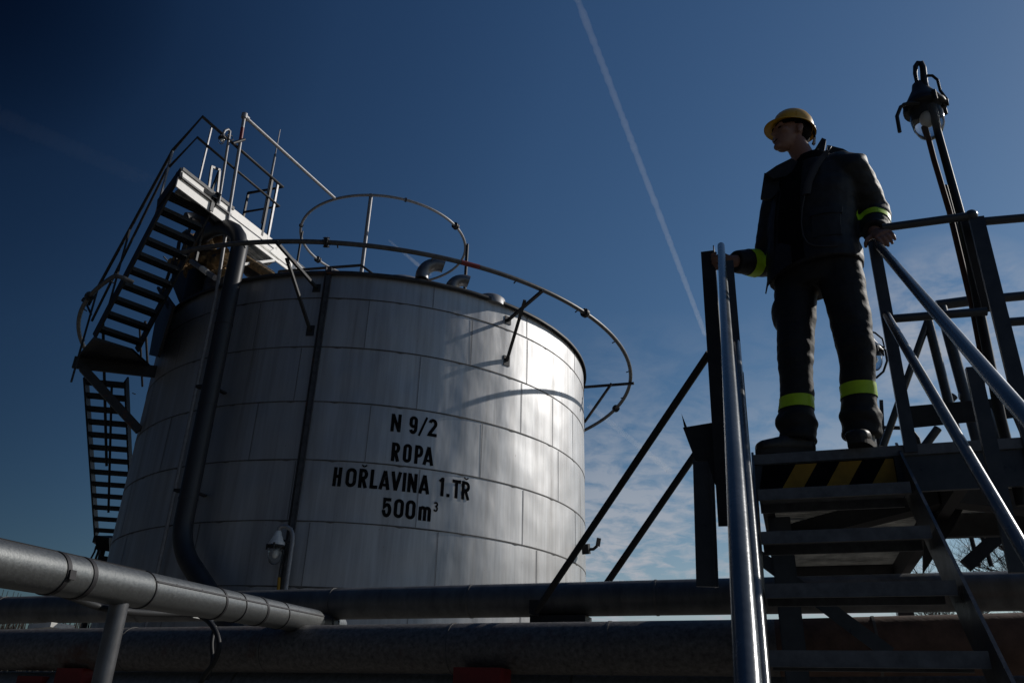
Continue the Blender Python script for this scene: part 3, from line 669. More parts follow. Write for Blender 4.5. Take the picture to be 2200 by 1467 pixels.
def deck(m):
    nr = [PZ(388, 400, zd), PZ(478, 466, zd), PZ(600, 556, zd)]; fr = [PZ(366, 424, zd), PZ(440, 456, zd), PZ(560, 580, zd)]
    for (a0, a1), (b0_, b1_), k in (((nr[0], nr[1]), (fr[0], fr[1]), 44), ((nr[1], nr[2]), (fr[1], fr[2]), 50)):
        for j in range(k):
            f = (j + 0.5) / k; m.bar(a0.lerp(a1, f), b0_.lerp(b1_, f), 0.010, 0.035)
        for j in range(5):
            f = j / 4; m.bar(a0.lerp(b0_, f) - Vector((0, 0, 0.005)), a1.lerp(b1_, f) - Vector((0, 0, 0.005)), 0.02, 0.05)
part(deck, 'grating_deck', M_GRATE, ga)
part(lambda m: m.bar(PZ(364, 426, zd), PZ(442, 460, zd), 0.05, 0.10), 'end_beam', M_BLACKSTEEL, ga)
part(lambda m: m.bar(PZ(442, 458, zd), PZ(560, 584, zd), 0.05, 0.16), 'side_beam', M_DARK, ga)
part(lambda m: m.bar(PT(340, 440, AU, DO), pg(SG, g0, zg - 0.08), 0.05, 0.26), 'end_beam', M_BLACKSTEEL, ga)
# rails
ZR, ZM = 1.05, 0.62
T0 = PR(435, 250, AG, SG); T1 = PR(607, 403, AG, SG); zr = (T0.z + T1.z) / 2; r0 = (T0 - TC).dot(n24); r1 = (T1 - TC).dot(n24)
M0 = PR(422, 295, AG, SG); M1 = PR(604, 446, AG, SG); zm = (M0.z + M1.z) / 2
topA, midA = hT, hM
onetube('top_rail', [topA, pg(SG, r0, zr), pg(SG, r1, zr), pg(SG - 0.85, r1 - 0.1, zr)], 0.032, M_BLACKSTEEL, ga)
onetube('mid_rail', [midA, pg(SG, r0 + 0.0, zm), pg(SG, r1 + 0.0, zm), pg(SG - 0.85, r1 - 0.1, zm)], 0.026, M_BLACKSTEEL, ga)
for px, py, mt, wd in ((456, 275, M_GALV, 0.026), (586, 385, M_BLACKSTEEL, 0.05), (598, 396, M_GALV, 0.045)):
    P = PR(px, py, AG, SG); d = (P - TC).dot(n24)
    part(lambda m: m.bar(pg(SG - 0.02, d, zg - 0.1), pg(SG - 0.02, d, zr), wd, wd, up=n24), 'post', mt, ga)
part(lambda m: m.bar(pg(SG - 0.85, r1 - 0.1, zg - 0.1), pg(SG - 0.85, r1 - 0.1, zr), 0.04, 0.04, up=n24), 'post', M_BLACKSTEEL, ga)
# lit cross brace under the fascia
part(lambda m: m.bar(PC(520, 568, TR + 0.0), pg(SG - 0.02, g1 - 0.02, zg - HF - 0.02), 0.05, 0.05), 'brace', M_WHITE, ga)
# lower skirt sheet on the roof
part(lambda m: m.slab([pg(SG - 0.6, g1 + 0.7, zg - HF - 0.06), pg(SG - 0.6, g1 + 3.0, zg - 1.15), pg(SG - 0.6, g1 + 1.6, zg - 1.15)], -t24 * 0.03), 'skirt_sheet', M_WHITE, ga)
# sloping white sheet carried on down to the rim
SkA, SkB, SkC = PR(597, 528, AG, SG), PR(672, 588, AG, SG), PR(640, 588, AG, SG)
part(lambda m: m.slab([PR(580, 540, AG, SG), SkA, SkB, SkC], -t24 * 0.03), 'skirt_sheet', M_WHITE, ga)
# small pale step frame on the deck
sf = thing('step_frame', 'small pale rectangular step frame standing on the gangway beside its lamp', 'step frame', pg(SG - 0.25, g0 + 0.9, zg))
F_a = PR(443, 433, AG, SG - 0.1); 
for (q0, q1) in (((444, 432), (455, 358)), ((464, 440), (472, 366)), ((454, 358), (473, 366))):
    part(lambda m: m.bar(PR(*q0, AG, SG - 0.1), PR(*q1, AG, SG - 0.1), 0.045, 0.03, up=t24), 'frame_bar', M_RING, sf)
part(lambda m: m.bar(PR(448, 428, AG, SG - 0.2), PR(470, 370, AG, SG - 0.2), 0.04, 0.04, up=t24), 'frame_bar', M_DARK, sf)

# ------------------------------------------------------------------ lamps
def lamp_head(root, top, k, housing, axis=(0, 0, -1)):
    ax = Vector(axis).normalized()
    part(lambda m: m.lathe([(0.020 * k, 0), (0.034 * k, 0.015 * k), (0.042 * k, 0.05 * k), (0.082 * k, 0.125 * k), (0.094 * k, 0.15 * k), (0.094 * k, 0.165 * k)], top, ax, 24), 'housing', housing, root)
    part(lambda m: (m.lathe([(0.070 * k, 0.166 * k), (0.104 * k, 0.166 * k), (0.104 * k, 0.188 * k), (0.070 * k, 0.188 * k)], top, ax, 24),
                    [m.tube([top + ax * 0.15 * k + Vector((cos(j * pi / 2), sin(j * pi / 2), 0)) * 0.104 * k, top + ax * 0.21 * k + Vector((cos(j * pi / 2), sin(j * pi / 2), 0)) * 0.104 * k], 0.011 * k, 8) for j in range(4)]), 'flange', M_BLACKSTEEL, root)
    part(lambda m: m.lathe([(0.078 * k, 0.188 * k), (0.080 * k, 0.25 * k), (0.074 * k, 0.30 * k), (0.055 * k, 0.345 * k), (0.028 * k, 0.368 * k), (0.002 * k, 0.373 * k)], top, ax, 24), 'glass', M_GLASS, root)
    part(lambda m: m.ball(top + ax * 0.255 * k, (0.030 * k, 0.030 * k, 0.045 * k)), 'bulb', M_BULB, root)
# pole lamp beside the man
vL = 0.10
pb = PV(2110, 760, vL); pt_ = PV(1976, 150, vL)
pole_top = S((pt_ - SO).dot(SU), vL, pt_.z - SO.z)
lp = thing('pole_lamp', 'caged glass lamp hanging from the hook of a tall dark pole beside the man', 'lamp', Vector((pb.x, pb.y, pb.z)))
P_a, P_b, P_c = PV(1986, 180, vL), PV(2066, 470, vL), PV(2150, 900, vL)
hook = [PV(1970, 180, vL), PV(1966, 158, vL), PV(1967, 143, vL), PV(1972, 136, vL), PV(1979, 136, vL), PV(1983, 146, vL), P_a, P_b, P_c, P_c + Vector((0, 0, -0.35))]
onetube('pole', hook, [0.008, 0.010, 0.012, 0.013, 0.014, 0.015, 0.017, 0.019, 0.021, 0.021], M_BLACKSTEEL, lp, 12)
onetube('conduit', [PV(1988, 272, vL + 0.03), PV(2007, 345, vL + 0.03), PV(2040, 455, vL + 0.03), PV(2089, 660, vL + 0.03), PV(2108, 760, vL + 0.03)], 0.0125, M_RUSTPOLE, lp, 10)
LT = PV(1973, 178, vL + 0.02)
lamp_head(lp, LT, 0.93, M_BLACKSTEEL, axis=(0.0, 0.0, -1))
onetube('cable', [PV(1988, 163, vL), PV(2003, 163, vL), PV(2014, 172, vL), PV(2020, 195, vL), PV(2034, 214, vL), PV(2036, 226, vL), PV(2028, 229, vL), PV(2020, 215, vL), PV(2008, 200, vL)], 0.007, M_CABLE, lp, 8)
onetube('cable', [PV(1975, 222, vL - 0.05), PV(1950, 222, vL - 0.06), PV(1935, 230, vL - 0.06), PV(1927, 250, vL - 0.06), PV(1933, 284, vL - 0.06)], 0.009, M_CABLE, lp, 8)
onetube('cable', [PV(2030, 400, vL + 0.05), PV(2100, 660, vL + 0.06), PV(2118, 720, vL + 0.06), PV(2108, 790, vL + 0.05), PV(2112, 900, vL + 0.05)], 0.013, M_CABLE, lp, 8)
# lamp behind the man's knee
kl = thing('bulkhead_lamp', 'small white glass lamp with looping black wire half hidden behind the man', 'lamp', PV(1882, 960, 1.5))
lamp_head(kl, PV(1868, 722, 1.5), 0.62, M_LAMPWHITE)
onetube('stem', [PV(1868, 722, 1.5), PV(1862, 712, 1.5), PV(1858, 720, 1.5), PV(1888, 955, 1.5)], 0.012, M_BLACKSTEEL, kl, 8)
onetube('wire', [PV(1862, 710, 1.5), PV(1880, 715, 1.5), PV(1896, 728, 1.5), PV(1900, 746, 1.5), PV(1886, 740, 1.5)], 0.006, M_CABLE, kl, 8)
onetube('wire', [PV(1888, 740, 1.5), PV(1902, 752, 1.5), PV(1906, 775, 1.5), PV(1898, 798, 1.5), PV(1882, 812, 1.5)], 0.007, M_CABLE, kl, 8)
onetube('hose', [PV(1880, 918, 1.5), PV(1935, 919, 1.5), PV(1960, 926, 1.5), PV(1972, 942, 1.5), PV(1976, 958, 1.5)], 0.012, M_CABLE, kl, 8)
# lamp on the tank
wl_a = TA(PC(600, 1200, TR + 0.2))
wl = thing('wall_lamp', 'white jar lamp on a bent conduit in front of the tank beside the cable channel', 'lamp', PC(616, 1260, TR + 0.25))
lamp_head(wl, PC(599, 1139, TR + 0.25), 1.38, M_LAMPWHITE)
cp = [PC(x, y, TR + 0.25) for x, y in ((599, 1140), (600, 1134), (606, 1130), (616, 1131), (625, 1137), (629, 1148), (628, 1165), (613, 1275))]
cp[-1] = Vector((cp[-2].x, cp[-2].y, 0.4))
onetube('conduit', cp, 0.034, M_GALV, wl, 10)
onetube('cable', [PC(607, 1180, TR + 0.25), PC(606, 1200, TR + 0.25), PC(601, 1225, TR + 0.25), PC(599, 1245, TR + 0.25), PC(597, 1290, TR + 0.25)], 0.013, M_CABLE, wl, 8)
onetube('cable_sleeve', [PC(600, 1240, TR + 0.25), PC(597, 1280, TR + 0.25)], 0.024, M_YEL, wl, 8)
part(lambda m: m.tube([PC(590, 1155, TR + 0.25), PC(628, 1165, TR + 0.25)], 0.016, 8), 'stay', M_DARK, wl)
# lamp on the gangway
gl = thing('gangway_lamp', 'dark caged lamp on a thin hooked pole above the roof gangway', 'lamp', pg(SG, g0 + 1.0, zg))
lamp_head(gl, PR(480, 286, AG, SG), 0.72, M_LAMPMETAL)
onetube('pole', [PR(480, 287, AG, SG), PR(483, 281, AG, SG), PR(490, 278, AG, SG), PR(494, 283, AG, SG), PR(470, 437, AG, SG)], 0.026, M_GALV, gl, 8)
onetube('arm', [PR(500, 308, AG, SG + 0.1), PR(525, 300, AG, SG + 0.1)], 0.03, M_BLACKSTEEL, gl, 8)
onetube('cable', [PR(488, 290, AG, SG), PR(498, 292, AG, SG), PR(501, 300, AG, SG), PR(492, 306, AG, SG)], 0.012, M_CABLE, gl, 8)
# small fitting on the tank's right edge
af = TA(PC(1258, 1180, TR + 0.01))
ft = thing('edge_fitting', 'small black swivel fitting on the right edge of the silver tank', 'fitting', tank(radians(74), 2.6))
Pq = lambda x, y: PT(x, y, -58, 2.6)
E0 = tank(radians(72), 0, TR); kf = (E0 - CAM).length
part(lambda m: m.bar(PD(1258, 1168, kf), PD(1260, 1190, kf), 0.14, 0.1), 'base', M_BLACKSTEEL, ft)
onetube('arm', [PD(1262, 1180, kf), PD(1275, 1179, kf), PD(1283, 1172, kf)], 0.03, M_BLACKSTEEL, ft, 8)
part(lambda m: m.bar(PD(1284, 1173, kf), PD(1287, 1155, kf), 0.07, 0.05), 'head', M_BLACKSTEEL, ft)

# ------------------------------------------------------------------ pipe rack
def pipe(name, A, B, r, mats, joints, label, seam=None):
    A = Vector(A); B = Vector(B); d = (B - A).normalized(); m = MB()
    m.tube([A.lerp(B, i / 24) for i in range(25)], r, 36, 0)
    o = m.build(name, mats[0]); tag(o, label, 'pipe', group='pipes under the crossover stairs')
    for t in joints:
        P = A.lerp(B, t); mm = MB(); mm.tube([P - d * 0.006, P + d * 0.006], r + 0.0028, 36); mm.build('joint', mats[1], o)
    return o
def Lp(v, z, u): return S(u, v, z)
UL, URt = -12.0, 6.0
def js(us): return [(x - UL) / (URt - UL) for x in us]
pipe('insulated_pipe', S(UL, 1.33, -0.43), S(URt, 1.18, -0.385), 0.094, [M_PIPE_GREY, M_RIM], js([-7.2, -5.4, -4.15, -2.65, -1.72, -0.62, 0.9, 2.2]), 'upper grey insulated pipe running across behind the stairs')
pA, pB = S(UL, 1.02, -0.735), S(0.0, 0.72, -0.70)
pipe('insulated_pipe', pA, pB, 0.124, [M_PIPE_MOTTLED, M_RIM], [(x - UL) / -UL for x in (-6.1, -4.9, -3.75, -2.75, -1.62, -0.78)], 'thick mottled grey pipe running low across the front of the tank')
pipe('insulated_pipe', pB, S(URt, 0.55, -0.60), 0.124, [M_PIPE_RUST, M_RIM], [0.07, 0.2, 0.36, 0.6], 'thick rusty brown pipe passing behind the lower stair treads')
pipe('insulated_pipe', S(UL, 0.97, -1.018), S(URt, 0.84, -0.825), 0.10, [M_PIPE_LOW, M_RIM], js([-3.0, -1.0, 1.5]), 'lowest grey pipe just showing along the bottom of the view')
pipe('insulated_pipe', S(0.3, 1.9, -0.33), S(URt, 1.75, -0.30), 0.085, [M_PIPE_RUST, M_RIM], [0.2, 0.5], 'brown pipe under the platform at the far side of the stairs')
# pipe shoes and supports
def support(P, wd, hg, label, mt):
    t = thing('pipe_support', label, 'pipe support', Vector((P.x, P.y, 0)), 'pipe supports')
    part(lambda m: (m.bar(P - SU * wd / 2, P + SU * wd / 2, 0.16, hg), m.bar(P - SU * wd / 2 + Vector((0, 0, -hg / 2)), P + SU * wd / 2 + Vector((0, 0, -hg / 2)), 0.22, 0.014)), 'shoe', mt, t)
    part(lambda m: m.bar(Vector((P.x, P.y, 0)), P + Vector((0, 0, -hg / 2)), 0.10, 0.10, up=SV), 'column', M_DARK, t)
    return t
def onpipe2(px, dz=-0.165):
    P = PV(px, 1440, 0.78); return Vector((P.x, P.y, SO.z - 0.72 + dz))
support(PV(1036, 1456, 0.62), 0.245, 0.09, 'red pipe support in the middle under the mottled pipe', M_RED)
support(PV(168, 1455, 0.80), 0.20, 0.10, 'red pipe support under the mottled pipe beside the grey leg', M_RED)
support(PV(85, 1462, 0.86), 0.20, 0.05, 'flat red pipe support at the far left bottom corner', M_RED)
support(PV(1205, 1334, 1.22), 0.32, 0.05, 'black pipe support under the upper pipe at the foot of the brace', M_BLACKSTEEL)
# little angled scraps on the rack
for x0, y0, x1, y1, lb in ((60, 1350, 108, 1346, 'pale bent plate lying on the mottled pipe at far left'), (395, 1320, 415, 1326, 'small pale bracket under the inclined pipe near the hanging cable')):
    P0, P1 = PV(x0, y0, 0.95), PV(x1, y1, 0.95)
    o = part(lambda m: m.slab([P0, P1, P1 + SV * 0.2, P0 + SV * 0.2 - SU * 0.05], (0, 0, 0.03)), 'bent_plate', M_LAMPWHITE, None); tag(o, lb, 'plate')

# inclined bright pipe
IA, IB = PD(0, 1210, 2.97), PV(674, 1335, 1.0)
dI = (IB - IA).normalized(); rI = 0.0690
ip = thing('inclined_pipe', 'bright silver clad pipe sloping down across the lower left corner', 'pipe', IA)
IA2 = IA - dI * 1.2
m = MB(); m.tube([IA2.lerp(IB, i / 20) for i in range(21)], rI, 36); m.build('cladding', M_PIPE_BRIGHT, ip)
def onI(px, py):
    # nearest point of the axis to the picture ray
    d = ray(px, py).normalized(); w0 = IA - CAM; b = dI.dot(d); den = 1 - b * b
    return IA + dI * ((b * d.dot(w0) - dI.dot(w0)) / den)
for px, py, wd, mt in ((108, 1230, 0.010, M_BAND), (165, 1243, 0.011, M_BAND), (300, 1268, 0.003, M_BAND), (456, 1300, 0.008, M_BAND), (500, 1306, 0.003, M_BAND), (548, 1316, 0.010, M_BAND), (595, 1325, 0.003, M_BAND)):
    P = onI(px, py); mm = MB(); mm.tube([P - dI * wd, P + dI * wd], rI + 0.0035, 36); mm.build('band', mt, ip)
# long lap on the cladding
lapn = (Vector((0, 0, 1)) - dI * dI.z).normalized(); side_ = dI.cross(lapn)
def lap(pa, pb_, ang):
    q = lapn * cos(ang) + side_ * sin(ang); mm = MB(); mm.bar(pa + q * rI, pb_ + q * rI, 0.008, 0.006, up=q); mm.build('lap_edge', M_BAND, ip)
sgn = 1 if side_.dot(CAM - IA) > 0 else -1
lap(onI(303, 1268), IB, sgn * 1.12); lap(onI(-200, 1150), onI(296, 1266), sgn * 0.22)
for px, py in ((352, 1262), (408, 1274), (492, 1290), (620, 1316)):
    P = onI(px, py); q = lapn * cos(sgn * 1.05) + side_ * sin(sgn * 1.05); mm = MB(); mm.ball(P + q * rI, 0.004, 8, 6); mm.build('rivet', M_RIM, ip)
P = IB; m = MB(); m.tube([P, P + dI * 0.32], 0.055, 20); m.tube([P + dI * 0.17, P + dI * 0.32], 0.062, 20); m.build('bare_end', M_DARK, ip)
m = MB(); m.tube([P + dI * 0.26, P + dI * 0.40], 0.066, 20); m.build('clad_collar', M_PIPE_BRIGHT, ip)
lg = onI(262, 1268)
m = MB(); m.tube([Vector((lg.x, lg.y, 0)), lg + Vector((0, 0, -rI * 0.8))], 0.034, 20); o = m.build('tube_stand', M_VENT); tag(o, 'slim grey tube leg holding up the inclined silver pipe', 'support leg')
# strap buckle
P = onI(112, 1232); o2 = part(lambda m: m.bar(P + side_ * sgn * (rI + 0.004) + lapn * 0.01, P + side_ * sgn * (rI + 0.006) - lapn * 0.02, 0.03, 0.008, up=side_), 'strap_buckle', M_BAND, ip)
# cables
def cable(name, pts, r, label):
    P = [p for p in pts]; sm = []
    for i in range(len(P) - 1):
        p0, p1, p2, p3 = P[max(i - 1, 0)], P[i], P[i + 1], P[min(i + 2, len(P) - 1)]
        for s_ in range(6):
            t = s_ / 6; sm.append(0.5 * ((2 * p1) + (p2 - p0) * t + (2 * p0 - 5 * p1 + 4 * p2 - p3) * t * t + (3 * p1 - p0 - 3 * p2 + p3) * t ** 3))
    sm.append(P[-1]); m = MB(); m.tube(sm, r, 10); tag(m.build(name, M_CABLE), label, 'cable'); 
cable('sagging_cable', [onI(-60, 1192) + Vector((0, 0, -0.12)), PD(0, 1249, 3.20), PD(75, 1258, 3.55), PD(150, 1280, 3.95), PD(210, 1302, 4.25), PD(265, 1312, 4.2), PD(330, 1317, 4.6), PD(400, 1318, 5.0), PD(455, 1320, 5.2)], 0.016, 'thick black cable sagging under the inclined silver pipe at lower left')
cable('hanging_cable', [PV(430, 1322, 0.55), PV(450, 1336, 0.50), PV(466, 1362, 0.46), PV(470, 1392, 0.45), PV(458, 1425, 0.46), PV(440, 1450, 0.48), PV(425, 1480, 0.5)], 0.014, 'black cable loop hanging in front of the mottled pipe')
cable('hanging_cable', [PV(462, 1345, 0.62), PV(455, 1380, 0.58), PV(456, 1420, 0.57), PV(445, 1460, 0.57)], 0.011, 'thinner straight black cable hanging beside the cable loop')

# ------------------------------------------------------------------ crossover stairs
st = thing('crossover_stairs', 'dark blue grey steel crossover stairs with platform and handrails that the man stands on', 'stairs', S(0.27, 0, -SO.z))
NT = 11
sn = (SV * RUN + Vector((0, 0, H))).normalized()
for u0 in (-0.012, SW + 0.012):
    A = S(u0, 0.06, 0.0); B = S(u0, -2.97, -2.62)
    part(lambda m: m.slab([A + Vector((0, 0, 0.03)), B + Vector((0, 0, 0.06)), B + Vector((0, 0, 0.0)) + SV * 0.2, S(u0, 0.06, -0.19)], SU * 0.010), 'stringer', M_STAIR, st)
for k in range(1, NT + 1):
    def tread(m, k=k):
        zf, vf = -k * H, -k * RUN
        m.bar(S(0.004, vf + 0.006, zf - 0.021), S(SW - 0.004, vf + 0.006, zf - 0.021), 0.012, 0.042)
        m.slab([S(0.004, vf + 0.012, zf - 0.002), S(SW - 0.004, vf + 0.012, zf - 0.002), S(SW - 0.004, vf + 0.235, zf - 0.002), S(0.004, vf + 0.235, zf - 0.002)], (0, 0, -0.004))
        m.bar(S(0.004, vf + 0.230, zf - 0.021), S(SW - 0.004, vf + 0.230, zf - 0.021), 0.010, 0.036)
    part(tread, 'tread', M_NOSE, st)
# platform
part(lambda m: m.slab([S(-0.005, 0.0, 0.0), S(1.75, 0.0, 0.0), S(1.75, 0.03, 0.0), S(-0.005, 0.03, 0.0)], (0, 0, -0.042)), 'platform_nosing', M_NOSE, st)
part(lambda m: m.slab([S(-0.01, 0.012, -0.044), S(1.75, 0.012, -0.044), S(1.75, 0.012, -0.185), S(-0.01, 0.012, -0.185)], SV * 0.02), 'front_beam', M_STAIR, st)
hz = MB()
for k in range(3):
    xa = 0.075 + k * 0.170
    q = [(xa + 0.085, -0.050), (xa + 0.168, -0.050), (xa + 0.083, -0.180), (xa, -0.180)]
    q = [(min(x, 0.528), z) for x, z in q]
    if k == 2: q = [(xa + 0.085, -0.050), (0.528, -0.050), (0.528, -0.180), (xa, -0.180)]
    hz.slab([S(x, 0.0085, z) for x, z in q], SV * 0.003)
hz.build('hazard_stripes', M_YEL, st)
hb = MB(); hb.slab([S(0.03, 0.0095, -0.046), S(0.532, 0.0095, -0.046), S(0.532, 0.0095, -0.184), S(0.0, 0.0095, -0.184)], SV * 0.0022); hb.build('stripe_backing', M_INK, st)
VF = 2.33
def grate(m):
    k = 58
    for j in range(k):
        v = 0.05 + (VF - 0.1) * j / (k - 1); m.bar(S(0.0, v, -0.062), S(1.75 if v < 0.93 else 0.80, v, -0.062), 0.010, 0.030)
    for j in range(30): u_ = 0.03 + j * 0.058; m.bar(S(u_, 0.04, -0.05), S(u_, VF if u_ < 0.82 else 0.95, -0.05), 0.006, 0.008)
part(grate, 'grating_deck', M_GRATE, st)
part(lambda m: (m.bar(S(0.03, 0.03, -0.13), S(0.03, VF, -0.13), 0.05, 0.11), m.bar(S(0.75, 0.03, -0.13), S(0.75, VF, -0.13), 0.05, 0.11), m.bar(S(1.72, 0.03, -0.13), S(1.72, 0.95, -0.13), 0.05, 0.11), m.bar(S(0.78, 0.95, -0.13), S(1.745, 0.95, -0.13), 0.05, 0.11)), 'side_beam', M_BLACKSTEEL, st)
part(lambda m: m.bar(S(0.0, VF, -0.10), S(0.80, VF, -0.10), 0.04, 0.12), 'back_beam', M_BLACKSTEEL, st)
part(lambda m: m.bar(S(0.05, 1.15, -0.12), S(0.75, 0.35, -0.12), 0.09, 0.09), 'under_brace', M_BLACKSTEEL, st)
part(lambda m: m.bar(S(0.75, 0.35, -0.12), S(1.6, 0.92, -0.12), 0.09, 0.09), 'under_brace', M_BLACKSTEEL, st)
# legs
for (u_, v_, wd) in ((0.07, 0.36, 0.085), (0.07, 2.2, 0.08), (0.74, 2.2, 0.08), (1.68, 0.3, 0.10)):
    part(lambda m: (m.bar(S(u_, v_, -SO.z), S(u_, v_, -0.185), wd, 0.012, up=SV), m.bar(S(u_ - wd / 2, v_ + 0.05, -SO.z), S(u_ - wd / 2, v_ + 0.05, -0.185), 0.01, 0.1, up=SV), m.bar(S(u_ + wd / 2, v_ + 0.05, -SO.z), S(u_ + wd / 2, v_ + 0.05, -0.185), 0.01, 0.1, up=SV)), 'leg', M_STAIR, st)
# diagonal flat under the treads
part(lambda m: m.bar(PV(1630, 1195, 0.39), PV(1912, 1404, 0.39), 0.012, 0.058, up=(0, 0, 1)), 'cross_flat', M_STAIR, st)
part(lambda m: m.bar(PV(2075, 1215, 1.6), PV(2190, 1110, 1.6), 0.05, 0.07), 'knee_brace', M_BLACKSTEEL, st)
part(lambda m: m.slab([PV(2010, 960, 0.55), PV(2140, 960, 0.55), PV(2050, 1130, 0.55), PV(1985, 1230, 0.55), PV(1985, 1100, 0.55)], SV * 0.05), 'gusset', M_BLACKSTEEL, st)
# left side post, gusset plate and channel leg
P0, P1 = PV(1520, 540, 0.10), PV(1560, 1130, 0.10)
P0 = S((P0 - SO).dot(SU), 0.10, (P0 - SO).z)
up_ = (P0 - P1).normalized()
def anglepost(m):
    m.bar(P1, P0, 0.064, 0.006, up=SV); m.bar(P1 + SU * 0.030 + SV * 0.03, P0 + SU * 0.030 + SV * 0.03 + up_ * 0.03, 0.005, 0.06, up=SV)
part(anglepost, 'post', M_BLACKSTEEL, st)
part(lambda m: m.tube([PV(1528, 602, 0.13), PV(1536, 601, 0.13)], 0.007, 8), 'bolt', M_BLACKSTEEL, st)
part(lambda m: (m.slab([PV(1467, 918, 0.14), PV(1545, 905, 0.14), PV(1552, 1040, 0.14), PV(1536, 1040, 0.14), PV(1520, 990, 0.14), PV(1494, 990, 0.14)], SV * 0.008),
                m.slab([PV(1464, 888, 0.13), PV(1476, 917, 0.13), PV(1470, 918, 0.13)], SV * 0.09)), 'gusset', M_BLACKSTEEL, st)
part(lambda m: (m.bar(PV(1511, 988, 0.5), PV(1520, 1260, 0.5), 0.10, 0.012, up=SV), m.bar(PV(1527, 988, 0.52), PV(1537, 1260, 0.52), 0.010, 0.07, up=SV)), 'leg', M_STAIR, st)
# left braces down to the rack
part(lambda m: m.tube([PV(1152, 1312, 1.05), PV(1524, 758, 0.14)], 0.0185, 12), 'brace', M_BLACKSTEEL, st)
part(lambda m: m.tube([PV(1245, 1338, 1.75), PV(1542, 905, 1.3)], 0.021, 12), 'brace', M_BLACKSTEEL, st)
part(lambda m: m.slab([PV(1137, 1288, 1.09), PV(1156, 1288, 1.09), PV(1156, 1322, 1.09), PV(1137, 1318, 1.09)], SV * 0.02), 'foot_plate', M_BLACKSTEEL, st)
# left handrails
def slopept(x, y, z0):
    d = ray(x, y); o_ = CAM - SO; A_ = d.z - SLOPE * d.dot(SV); B_ = z0 - (o_.z - SLOPE * o_.dot(SV)); return CAM + d * (B_ / A_)
hl = [slopept(x, y, 1.06) for x, y in ((1549, 530), (1553, 650), (1560, 800), (1574, 1000), (1588, 1200), (1606, 1480))]
hl[0] = PV(1549, 528, 0.08)
def smoothline(P, q=4):
    out_ = []
    for i in range(len(P) - 1):
        for s_ in range(q): out_.append(P[i].lerp(P[i + 1], s_ / q))
    return out_ + [P[-1]]
dl = (hl[-1] - hl[1]).normalized()
A_ = hl[0]; B_ = hl[-1] + dl * 0.45
onetube('handrail', [A_, B_], 0.0170, M_RAIL, st, 24)
onetube('rail_turndown', [A_ + dl * 0.01, A_ - dl * 0.01 + Vector((0, 0, -0.015)), A_ + SV * 0.02 + Vector((0, 0, -0.05)), A_ + SV * 0.02 + Vector((0.0, 0, -0.95))], 0.015, M_STAIR, st, 14)
ml0, ml1 = slopept(1582, 735, 0.52), slopept(1640, 1480, 0.52)
onetube('mid_rail', [ml0, ml1 + (ml1 - ml0).normalized() * 0.4], 0.0150, M_RAIL, st, 20)
onetube('mid_rail', [slopept(1592, 880, 0.30), slopept(1628, 1480, 0.30)], 0.010, M_STAIR, st, 14)
# two uprights of the left rail, seen nearly edge on
for x, y0, y1, vv, wd in ((1566, 560, 1010, 0.02, 0.04), (1590, 800, 1060, -0.02, 0.03)):
    Pa, Pb = PV(x, y0, vv), PV(x + (y1 - y0) * 0.083, y1, vv)
    part(lambda m: m.bar(Pa, Pb, wd, 0.006, up=SV), 'post', M_STAIR, st)
f_ = 0.62; Pm = A_.lerp(B_, f_)
part(lambda m: m.bar(Pm, S(-0.02, (Pm - SO).dot(SV), (Pm - SO).dot(SV) * SLOPE - 0.1), 0.008, 0.045, up=SV), 'post', M_STAIR, st)
# right handrails
hr0, hr1 = S(0.622, 0.0, 0.945), S(0.600, -1.62, -0.435)
hr0 = PV(1884, 524, 0.0); hr1 = slopept(2212, 905, 0.98); dr = (hr1 - hr0).normalized()
onetube('handrail', [hr0 - dr * 0.01, hr0 + dr * 2.9], 0.0175, M_RAIL, st, 20)
mr0 = PV(1904, 676, -0.01); mr1 = slopept(2146, 1090, 0.50); dm = (mr1 - mr0).normalized()
onetube('mid_rail', [mr0, mr0 + dm * 2.7], 0.0165, M_RAIL, st, 20)
def flatpost(x0, y0, x1, y1, v_, wd, name='post', mt=M_STAIR, dep=0.02):
    A = PV(x0, y0, v_); B = PV(x1, y1, v_); part(lambda m: m.bar(B, A, wd, dep, up=SV), name, mt, st)
flatpost(1877, 520, 1958, 972, 0.0, 0.048)
flatpost(2090, 790, 2186, 1230, -0.85, 0.040)
flatpost(2097, 468, 2230, 1010, 0.0, 0.058)
flatpost(2074, 474, 2122, 668, 0.06, 0.040, mt=M_BLACKSTEEL)
# guard rails along the front of the platform
gz = lambda z: (S(0.60, 0.0, z), S(1.03, 0.0, z))
onetube('guard_rail', [PV(1895, 490, 0.0), PV(2086, 464, 0.0)], 0.0185, M_STAIR, st, 14)
part(lambda m: m.ball(PV(2087, 463, 0.0), 0.026), 'rail_cap', M_STAIR, st)
onetube('guard_rail', [PV(2090, 478, 0.02), PV(2260, 463, 0.02)], 0.0185, M_STAIR, st, 14)
onetube('guard_rail', [PV(1915, 685, 0.0), PV(2120, 669, 0.0)], 0.018, M_STAIR, st, 14)
onetube('guard_rail', [PV(2140, 694, 0.02), PV(2260, 685, 0.02)], 0.018, M_STAIR, st, 14)
onetube('guard_rail', [PV(2012, 656, 1.3), PV(2110, 643, 1.3)], 0.030, M_STAIR, st, 14)
onetube('guard_rail', [PV(2130, 642, 1.3), PV(2280, 628, 1.3)], 0.026, M_STAIR, st, 14)
part(lambda m: m.slab([PV(1945, 873, 0.55), PV(2290, 842, 0.55), PV(2290, 886, 0.55), PV(1955, 919, 0.55)], SV * 0.006), 'kick_plate', M_BLACKSTEEL, st)
